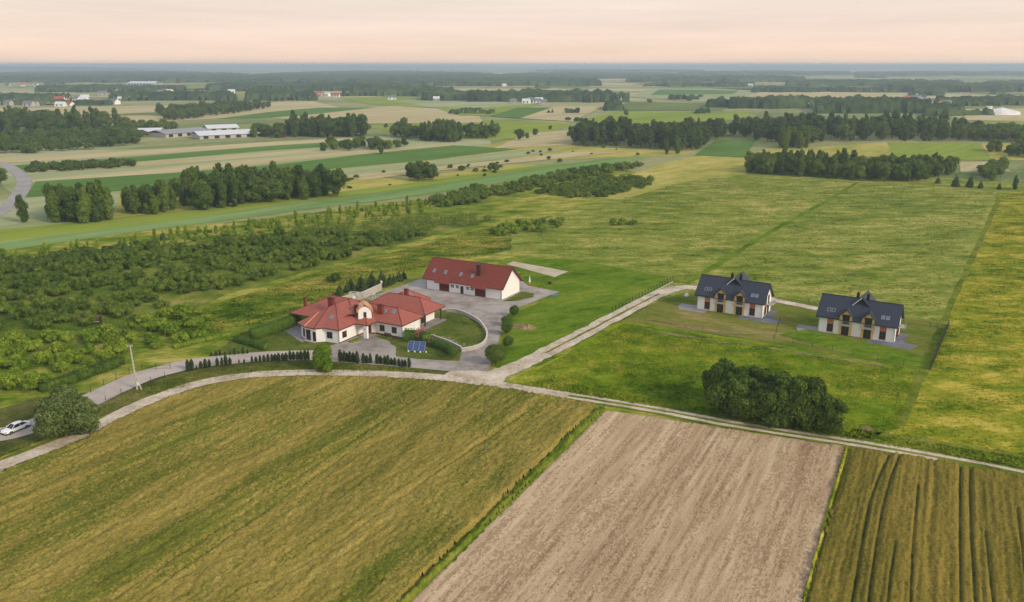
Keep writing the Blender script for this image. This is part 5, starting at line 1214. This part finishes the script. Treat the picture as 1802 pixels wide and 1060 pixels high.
    # tall windows with timber panels
    for c in (-13.85, -2.5):
        o = MB().box(c - .7, c + .7, -.05, -.003, .3, 4.0).build('timber_panel', M_wood, H)
        window(o, (c, -.05), (1, 0), 1.3, 1.75, .55, M_brown, None, 'window', 1, 1, .07)
    # gable end
    o = MB().box(.003, .05, 1.6, 3.6, .3, 5.2).build('timber_panel', M_wood, H)
    window(o, (.05, 2.6), (0, 1), 1.6, 1.9, .4, M_brown, None, 'window', 1, 0)
    window(o, (.05, 2.6), (0, 1), 1.4, 1.8, 3.0, M_black, None, 'window', 1, 0)
    bl = MB().box(.06, 1.4, 3.8, 6.8, 2.5, 2.66).build('balcony', M_conc, H)
    mb = MB().box(1.34, 1.38, 3.8, 6.8, 3.45, 3.5)
    for i in range(14): mb.box(1.35, 1.37, 3.82 + i * .226, 3.85 + i * .226, 2.66, 3.45)
    mb.build('railing', M_gray, bl)
    window(H, (0, 5.3), (0, 1), 1.4, 2.1, 2.7, M_black, None, 'balcony_door', 1, 0); window(H, (0, 5.3), (0, 1), 1.8, 2.1, .15, M_black, None, 'window', 1, 0)
    chimney(H, -9.2, WD / 2 + .3, 7.0, 9.4, .6, .5, M_black, False, 1); chimney(H, -7.0, WD / 2 + .3, 7.0, 9.4, .6, .5, M_black, False, 1)
    for c in (-14.6, -13.6, -2.9, -1.9):
        v_ = .95; skylight(H, (c, v_, zf + (v_ - e0) * (RZ - zf) / (WD / 2 - e0) + (.1 if c < mid else .02)), (0, 1), (RZ - zf) / (WD / 2 - e0), .75, 1.0, M_gray)
    MB().tube((.6, e0 - .05, zf - .08), (-WL - .6, e0 - .1, zf - .04), .09, .09, 6).build('gutter', M_black, H)
    downpipe(H, -.06, -.07, 0, 4.1, M_gray); downpipe(H, -WL + .06, -.07, 0, 4.1, M_gray)
    # paved terraces
    MB().prism([(-WL - 5.2, 3.0), (-WL - 4.9, -.2), (-WL - 3.6, -2.9), (-WL + 3.0, -2.9), (-WL + 2.8, -.05), (-WL - .02, -.05), (-WL - .02, 3.0)], 0, .1).build('terrace', M_slab2, H)
    MB().prism([(-5.4, -.05), (-5.2, -2.9), (3.6, -3.2), (5.0, .8), (2.0, 1.4), (1.9, 8.4), (.02, 8.4), (.02, -.05)], 0, .1).build('terrace', M_slab, H)
    MB().box(-WL + 2.9, -5.3, -.5, -.002, 0, .08).build('path_edge', M_slab, H)
    return H
twin_house(61.3, 197.5, -30.6, 'dark roofed twin house by the end of the gravel track', True)
twin_house(85.4, 178.6, -32.0, 'dark roofed twin house beside the black fence', True)

# ================================================================== car, poles, fences, small things
def car():
    a, b = G(19.5, 766), G(48.6, 754); cx, cy = (a[0] + b[0]) / 2, (a[1] + b[1]) / 2
    ang = math.atan2(a[1] - b[1], a[0] - b[0])
    root = empty('parked_car', (cx - math.sin(ang) * -.85 * 1.0, cy + math.cos(ang) * -.85 * 1.0, 0), ang)
    tag(root, 'white saloon car with dark windows on the pale road', 'car')
    # cross-sections along the length: x, half width, sill, belt, hood/roof height
    st = [(-2.35, .70, .38, .78, .86), (-2.25, .84, .30, .86, .98), (-1.9, .90, .28, .92, 1.04), (-1.35, .92, .26, .94, 1.06), (-.6, .93, .26, .93, .96), (.3, .93, .26, .92, .95), (1.0, .92, .26, .90, .93), (1.5, .90, .26, .84, .90), (2.0, .86, .28, .74, .82), (2.25, .78, .32, .62, .70), (2.36, .62, .38, .52, .56)]
    V, Fs = [], []
    for x, w_, s, b_, t in st:
        V += [(x, -w_ * .9, s), (x, -w_, s + .15), (x, -w_, b_ - .08), (x, -w_ * .93, b_), (x, -w_ * .55, t), (x, 0, t + .02), (x, w_ * .55, t), (x, w_ * .93, b_), (x, w_, b_ - .08), (x, w_, s + .15), (x, w_ * .9, s)]
    k = 11
    for i in range(len(st) - 1):
        for j in range(k - 1): Fs.append((i * k + j, (i + 1) * k + j, (i + 1) * k + j + 1, i * k + j + 1))
        Fs.append((i * k + k - 1, (i + 1) * k + k - 1, (i + 1) * k, i * k))
    Fs += [tuple(range(k)), tuple(reversed(range((len(st) - 1) * k, len(st) * k)))]
    body = MB().add(V, Fs).build('body', M_car, root, smooth=True)
    md = body.modifiers.new('soft', 'SUBSURF'); md.levels = 1; md.render_levels = 1
    # cabin: glass volume under a white roof panel
    gl = [(-1.85, .72, .98), (-1.0, .60, 1.38), (.0, .60, 1.42), (.45, .58, 1.36), (1.15, .74, .93)]
    V, Fs = [], []
    for x, w_, z in gl: V += [(x, -.80, .90), (x, -w_, z), (x, w_, z), (x, .80, .90)]
    for i in range(4):
        for j in range(3): Fs.append((i * 4 + j, (i + 1) * 4 + j, (i + 1) * 4 + j + 1, i * 4 + j + 1))
    Fs += [(0, 1, 2, 3), (19, 18, 17, 16)]
    MB().add(V, Fs).build('window', M_glass, root)
    rp = [(-1.25, .60, 1.29), (-.95, .59, 1.41), (-.4, .60, 1.45), (.1, .59, 1.45), (.42, .57, 1.40)]
    V, Fs = [], []
    for x, w_, z in rp: V += [(x, -w_, z - .04), (x, -w_ * .8, z), (x, w_ * .8, z), (x, w_, z - .04)]
    for i in range(4):
        for j in range(3): Fs.append((i * 4 + j, (i + 1) * 4 + j, (i + 1) * 4 + j + 1, i * 4 + j + 1))
    MB().add(V, Fs).build('roof_panel', M_car, root, smooth=True)
    mb = MB()
    for s in (-1, 1):
        mb.tube((-1.85, s * .79, .95), (-1.2, s * .60, 1.32), .045, .045, 5); mb.tube((1.12, s * .77, .93), (.42, s * .58, 1.40), .045, .045, 5); mb.tube((-.35, s * .8, .92), (-.4, s * .60, 1.42), .03, .03, 5)
    mb.build('pillar', M_car, root)
    for x in (-1.42, 1.42):
        for s in (-1, 1):
            wh = MB().tube((x, s * .74, .33), (x, s * .95, .33), .335, .335, 18).build('wheel', M_tyre, root)
            MB().tube((x, s * .90, .33), (x, s * .962, .33), .22, .2, 12).build('rim', M_rim, wh)
    for s in (-1, 1):
        MB().box(2.12, 2.3, s * .68 - .15, s * .68 + .15, .58, .70).build('headlight', M_gray, root)
        MB().box(-2.36, -2.28, s * .66 - .16, s * .66 + .16, .72, .84).build('taillight', M_red, root)
        MB().box(.72, .86, s * .98 - .1, s * .98 + .1, .93, 1.05).build('mirror', M_car, root)
    MB().box(2.28, 2.375, -.42, .42, .32, .52).build('grille', M_black, root)
    MB().box(-2.33, 2.3, -.80, .80, .2, .30).build('underbody', M_black, root)
car()
x, y = G(242, 686); o = empty('utility_pole', (x, y, 0)); tag(o, 'tall grey concrete utility pole beside the pale road', 'pole')
MB().tube((-.05, 0, 0), (-.35, 0, 9.0), .2, .12, 8).build('shaft', M_conc, o)
MB().tube((.75, 0, 0), (-.2, 0, 4.0), .14, .12, 8).build('brace', M_conc, o)
MB().box(-.85, .15, -.05, .05, 8.7, 8.82).build('crossarm', M_gray, o)
for a in (-.75, -.35, .05): MB().tube((a, 0, 8.82), (a, 0, 9.05), .05, .04, 6).build('insulator', M_plas, o)
MB().box(.05, .45, -.25, .1, .9, 1.5).build('junction_box', M_plas, o)

def post_fence(name, line, step, h, label, mpost, rails=2, mrail=None, mesh=False, r=.04, cat='fence', top=None):
    W_ = [G(*p) for p in line]; ox, oy = W_[0]; root = empty(name, (ox, oy, 0)); tag(root, label, cat)
    rl = MB()
    post_me = None
    for a, b in zip(W_[:-1], W_[1:]):
        l = math.dist(a, b); k = max(1, round(l / step))
        for i in range(k + 1):
            t = i / k; x, y = a[0] - ox + (b[0] - a[0]) * t, a[1] - oy + (b[1] - a[1]) * t
            if post_me is None: post_me = MB().box(-r, r, -r, r, 0, h); post_me = raw_mesh('post', post_me.v, post_me.f, [mpost])
            q = link('post', post_me, root); q.location = (x, y, 0)
        for j in range(rails):
            z = h * (.18 + .78 * j / max(1, rails - 1)); rl.tube((a[0] - ox, a[1] - oy, z), (b[0] - ox, b[1] - oy, z), .018, .018, 4)
        if mesh:      # welded mesh: many fine wires
            k2 = int(l / .35)
            for i in range(k2): t = i / k2; x, y = a[0] - ox + (b[0] - a[0]) * t, a[1] - oy + (b[1] - a[1]) * t; rl.box(x - .006, x + .006, y - .006, y + .006, .1, h * .95)
    if rails: rl.build('rail', mrail or mpost, root)
    return root
post_fence('road_fence', [(160, 692), (205, 668), (250, 652), (300, 650)], 3.6, 1.5, 'thin post fence along the upper edge of the pale road', M_black, 3, r=.035)
post_fence('road_fence', [(186, 706), (240, 682), (290, 664), (330, 655)], 4.0, 1.1, 'low post fence below the pale road by the pole', M_black, 1, r=.035)
post_fence('field_fence', [(1077, 549), (1130, 522), (1184, 494)], 1.9, 1.4, 'row of green fence posts along the lawn edge', M_black, 2, r=.06)
MB_ = wall_line('concrete_kerb', [(1080, 552), (1130, 525), (1184, 497)], .25, .2, M_conc, 'low pale base strip under the green posts', panel=3)
post_fence('yard_fence', [(1372, 566), (1362, 598), (1500, 626), (1637, 652)], 4.5, 1.4, 'thin wire fence with dark posts round the second yard', M_black, 2, r=.035)
post_fence('yard_fence', [(1590, 567), (1636, 578), (1668, 573)], 4.5, 1.4, 'thin wire fence behind the second twin house', M_black, 2, r=.035)
# black solid fence
a, b = G(1637, 652), G(1670, 572); root = empty('panel_fence', (a[0], a[1], 0)); tag(root, 'long black panel fence at the edge of the yellow meadow', 'fence')
l = math.dist(a, b); fr0 = frame2((0, 0), (b[0] - a[0], b[1] - a[1])); k = int(l / 2.5)
for i in range(k):
    MB().box(l * i / k + .05, l * (i + 1) / k - .05, -.025, .025, .1, 1.25, fr0).build('panel', M_black, root)
    MB().box(l * i / k - .05, l * i / k + .05, -.05, .05, 0, 1.4, fr0).build('post', M_black, root)
# solar panels
x, y = G(733, 619); o = empty('solar_array', (x, y, 0), R(-12)); tag(o, 'three tilted blue solar panels on a ground frame', 'solar panels')
tl = R(48)
for i in range(3):
    u0 = -1.95 + i * 1.32
    fr0 = lambda X, Y, Z: (u0 + X, Y * math.cos(tl) - Z * math.sin(tl) - .6, .35 + Y * math.sin(tl) + Z * math.cos(tl))
    p_ = MB().box(0, 1.25, 0, 2.3, -.03, .03, fr0).build('solar_panel', M_gray, o)
    cell = MB().box(0, .54, 0, .52, .032, .045); cm_ = None
    mb = MB()
    for a_ in range(2):
        for b_ in range(4): mb.box(.06 + a_ * .575, .06 + a_ * .575 + .55, .05 + b_ * .555, .05 + b_ * .555 + .53, .032, .042, fr0)
    mb.build('cell', M_solar, p_)
mb = MB()
for u0 in (-1.6, 0, 1.7): mb.tube((u0, -.6, 0), (u0, -.55, .5), .05); mb.tube((u0, .9, 0), (u0, .85, 1.9), .05)
mb.build('frame', M_gray, o)
for u0 in (-1.6, -.2, 1.1, 2.3): MB().tube((u0, -.75 + (.3 if u0 > 2 else 0), 0), (u0, -.75 + (.3 if u0 > 2 else 0), .38), .2, .16, 10).build('ballast', M_plas, o)
# small things
x, y = G(932, 502); o = empty('garden_parasol', (x, y, 0)); tag(o, 'folded white parasol on a dark red base behind the barn', 'parasol')
MB().tube((0, 0, 0), (0, 0, .35), .28, .2, 10).build('base', M_red, o); MB().tube((0, 0, .3), (0, 0, 1.1), .05, .05).build('pole', M_plas, o); MB().tube((0, 0, .9), (0, 0, 2.7), .32, .05, 8).build('canopy', M_plas, o)
x, y = G(960, 501); o = empty('climbing_frame', (x, y, 0), R(-20)); tag(o, 'low dark wooden play frame on the lawn behind the barn', 'play frame')
for a in (-2.6, -1.3, 0, 1.3, 2.6): MB().box(a - .05, a + .05, -.05, .05, 0, .9).build('post', M_woodb, o)
MB().box(-2.7, 2.7, -.04, .04, .82, .9).build('rail', M_woodb, o)
MB().box(.6, 1.5, .3, .9, .2, .75).build('seat', M_black, o)
x, y = G(976, 521); o = MB().prism([(-.9, -.3), (.8, -.4), (1.0, .3), (-.7, .4)], 0, .3).build('tarpaulin', M_blue, None); o.location = (x, y, 0); o.rotation_euler = (0, 0, .3); tag(o, 'small bright blue tarp bundle at the yard edge', 'tarp')
x, y = G(1208, 526)
V, Fq, CV, CF = crown_arrays('ball', 1.9, .8, 10, .1, 4); o = link('rubble_sack', raw_mesh('rubble_sack', CV, CF, [M_plas], smooth=True)); o.location = (x, y, 0); tag(o, 'white bulk sack standing by the gravel track', 'sack')
def heap(px, py, rx, ry, h, label, mat):
    x, y = G(px, py); n = 22; V = [(0, 0, h)]; Fs = []
    for j in range(1, 7):
        for i in range(n):
            a = 2 * math.pi * i / n; t = j / 6; nn = float(mnoise.noise(Vector((math.cos(a) * 2, math.sin(a) * 2, t * 3 + px))))
            V.append((math.cos(a) * rx * t * (1 + .25 * nn), math.sin(a) * ry * t * (1 + .25 * nn), max(-.02, h * (1 - t) ** 1.3 * (1 + .7 * nn))))
    for i in range(n): Fs.append((0, 1 + i, 1 + (i + 1) % n))
    for j in range(5):
        for i in range(n): Fs.append((1 + j * n + i, 1 + (j + 1) * n + i, 1 + (j + 1) * n + (i + 1) % n, 1 + j * n + (i + 1) % n))
    o = link('soil_heap', raw_mesh('soil_heap', V, Fs, [mat])); o.location = (x, y, 0); tag(o, label, 'heap')
heap(928, 578, 2.4, 1.8, 1.2, 'brown soil heap on the lawn beside round shrubs', M_soil)
# stones along the garden wall
rs = random.Random(3); iv, jf = ico()
for i in range(34):
    t = rs.random(); px, py = 746 + t * 76 + rs.uniform(-4, 4), 584 + t * 26 + rs.uniform(-4, 3)
    s = rs.uniform(.15, .4); V = iv * s * np.array([1, .8, .6]) * (1 + .2 * rng.normal(size=(len(iv), 1)))
    o = link('stone', raw_mesh('stone', V, jf, [M_rubble])); x, y = G(px, py); o.location = (x, y, s * .2); tag(o, 'pale stone in the rockery on the garden lawn', 'stone', 'stones of the rockery')
x, y = G(650, 604)
# field shelter in the orchard
x, y = G(160, 571); o = empty('field_shelter', (x, y, 0), R(8)); tag(o, 'weathered wooden field shelter among the orchard shrubs', 'shed')
for a in (-2.2, 2.2):
    for b in (-1.0, 1.0): MB().box(a - .1, a + .1, b - .1, b + .1, 0, 1.9).build('post', M_woodb, o)
MB().box(-2.5, 2.5, -1.2, 1.2, 1.9, 2.05).build('roof', M_woodb, o); MB().box(-2.2, 2.2, .95, 1.0, .1, 1.8).build('back_wall', M_woodb, o); MB().box(-2.3, 2.3, -1.12, -1.04, .85, 1.0).build('rail', M_conc, o)
# edging kerb of the car park apron
x, y = G(760, 655)

# ================================================================== farm sheds in the middle distance
def shed(px0, py0, px1, py1, depth, h, label, rm=None):
    a, b = G(px0, py0), G(px1, py1); l = math.dist(a, b); root = empty('farm_shed', (a[0], a[1], 0), math.atan2(b[1] - a[1], b[0] - a[0])); tag(root, label, 'shed')
    MB().box(0, l, 0, depth, 0, h * .6).build('wall', M_conc, root)
    roof_slab(root, [(-1, -1, h * .58), (l + 1, -1, h * .58), (l + 1, depth / 2, h), (-1, depth / 2, h), (l + 1, depth + 1, h * .58), (-1, depth + 1, h * .58)], [(0, 1, 2, 3), (3, 2, 4, 5)], rm or M_metalroof, .3)
    mb = MB()
    for i in range(int(l / 9)): MB().box(i * 9 + 3, i * 9 + 7, -.15, -.01, .4, h * .45).build('opening', M_black, root)
shed(236, 239, 282, 238, 30, 5.5, 'small farm shed with white sheet roof, apart from the rest')
shed(292, 243, 368, 237, 26, 6, 'long grey roofed farm shed behind the front one', M_gray)
shed(367, 233, 420, 231, 22, 6, 'pale farm shed farthest back beside the grove')
shed(352, 246, 482, 240, 28, 6, 'longest farm shed with white roof, in front')
MB_o = MB().box(0, 9, 0, 3, .6, 2.6).box(1, 2, .1, 2.9, 0, .6).box(7, 8, .1, 2.9, 0, .6).build('farm_trailer', M_door); MB_o.location = (*G(484, 242), 0); tag(MB_o, 'red farm trailer parked behind the longest shed', 'trailer')

# ================================================================== villages
def cottage(px, py, l, d, h, wm, rm, label, grp, ang):
    x, y = G(px, py); root = empty('village_house', (x, y, 0), ang); tag(root, label, 'house', grp)
    MB().box(-l / 2, l / 2, 0, d, 0, h).build('wall', wm, root)
    roof_slab(root, [(-l / 2 - .4, -.5, h - .1), (l / 2 + .4, -.5, h - .1), (l / 2 + .4, d / 2, h + d * .38), (-l / 2 - .4, d / 2, h + d * .38), (l / 2 + .4, d + .5, h - .1), (-l / 2 - .4, d + .5, h - .1)], [(0, 1, 2, 3), (3, 2, 4, 5)], rm, .25)
    MB().add([(l / 2, 0, h), (l / 2, d, h), (l / 2, d / 2, h + d * .34), (-l / 2, 0, h), (-l / 2, d, h), (-l / 2, d / 2, h + d * .34)], [(0, 1, 2), (3, 5, 4)]).build('gable', wm, root)
    for i in range(2): MB().box(-l / 4 + i * l / 2 - .8, -l / 4 + i * l / 2 + .8, -.08, -.01, 1, h - .6).build('window', M_glass, root)
rv = random.Random(77)
M_rred = solid('far_roof_red', srgb(170, 84, 74), .8); M_rgrey = solid('far_roof_grey', srgb(120, 122, 130), .7); M_rwhite = M_metalroof; M_rblue = solid('far_roof_blue', srgb(70, 78, 100), .7)
VILL = [
 ('houses of the hazy village beyond the woods', [(12, 186), (24, 183), (48, 188), (58, 187), (64, 184), (104, 179), (116, 177), (132, 178), (144, 180), (150, 175), (170, 184), (196, 184), (207, 174), (214, 178), (40, 152), (52, 150), (62, 152), (12, 152), (104, 188), (118, 187), (290, 163), (282, 165), (296, 164), (180, 168), (200, 163), (312, 150)]),
 ('houses of the hamlet at the wood edge', [(528, 174), (540, 171), (548, 169), (556, 173), (562, 168), (574, 170), (520, 165), (592, 172), (690, 176), (768, 178), (780, 177), (784, 175), (850, 150), (864, 150), (888, 152), (400, 167), (408, 164)]),
 ('houses of the village before the tree belt', [(925, 183), (932, 181), (938, 179), (944, 182), (950, 181), (957, 183), (905, 182), (948, 176)]),
 ('houses of the far village on the plain', [(1440, 192), (1448, 190), (1466, 189), (1473, 193), (1548, 190), (1590, 190), (1612, 176), (1626, 176), (1634, 180), (1648, 184), (1662, 187), (1672, 186), (1610, 184), (1600, 178), (1738, 176), (1774, 176), (1782, 172), (1766, 180), (1785, 181), (1797, 182), (1200, 152), (1216, 151), (1240, 152), (1184, 152), (1140, 152), (1320, 153), (1700, 152), (1714, 153), (1726, 152), (1690, 153), (1740, 154)]),
]
for grp, L_ in VILL:
    for i, (px, py) in enumerate(L_):
        wm = rv.choice([M_white, M_cream, M_conc, M_conc]); rm = rv.choice([M_rred, M_rgrey, M_rgrey, M_rwhite, M_rblue])
        if px > 1400 and rv.random() < .3: rm = M_rred
        rn = {M_rred.name: 'red', M_rgrey.name: 'grey', M_rwhite.name: 'white', M_rblue.name: 'dark'}[rm.name]
        cottage(px, py, rv.uniform(9, 16), rv.uniform(8, 11), rv.uniform(3.5, 5), wm, rm, 'far house with %s roof in the %s' % (rn, grp.split(' of the ')[1]), grp, rv.uniform(-.5, .5))
shed(224, 151, 272, 151, 60, 12, 'very large white hall far off before the forest')
shed(1452, 190, 1476, 192, 14, 6, 'long grey shed in front of the far village', M_gray)
# white tent and silo at the far side
x, y = G(1770, 203); o = empty('storage_tent', (x, y, 0)); tag(o, 'wide white storage tent on the tan field', 'tent')
V = [(0, 10, 9)] ; n = 20
for i in range(n): a = 2 * math.pi * i / n; V.append((math.cos(a) * 22, 10 + math.sin(a) * 12, 2 + 2.2 * abs(math.sin(a * 2.5))))
for i in range(n): a = 2 * math.pi * i / n; V.append((math.cos(a) * 23, 10 + math.sin(a) * 13, 0))
MB().add(V, [(0, 1 + i, 1 + (i + 1) % n) for i in range(n)] + [(1 + i, 1 + n + i, 1 + n + (i + 1) % n, 1 + (i + 1) % n) for i in range(n)]).build('canopy', M_plas, o)
x, y = G(1740, 195); o = MB().tube((0, 0, 0), (0, 0, 6), 4, 4, 12).build('storage_tank', M_plas); o.location = (x, y, 0); tag(o, 'white round tank beside the storage tent', 'tank')
# far mast on the skyline
x, y = G(617, 124); o = MB().tube((0, 0, 0), (0, 0, 50), 8, 5, 8).build('water_tower', M_gray); o.location = (x, y, 0); tag(o, 'faint grey tower on the wooded skyline', 'tower')

# ================================================================== haze
HZ = bpy.data.materials.new('haze'); HZ.use_nodes = True; t = HZ.node_tree; t.nodes.clear()
mo = N(t, 'ShaderNodeOutputMaterial'); pv = N(t, 'ShaderNodeVolumePrincipled'); pv.inputs['Density'].default_value = 1.75e-4; pv.inputs['Color'].default_value = (0.66, 0.79, 1.0, 1); pv.inputs['Anisotropy'].default_value = 0.2
t.links.new(pv.outputs[0], mo.inputs['Volume'])
o = MB().box(-16500, 16500, -800, 18600, -1.5, 71).build('haze', HZ); tag(o, 'thin blue summer haze over the plain', kind='stuff')
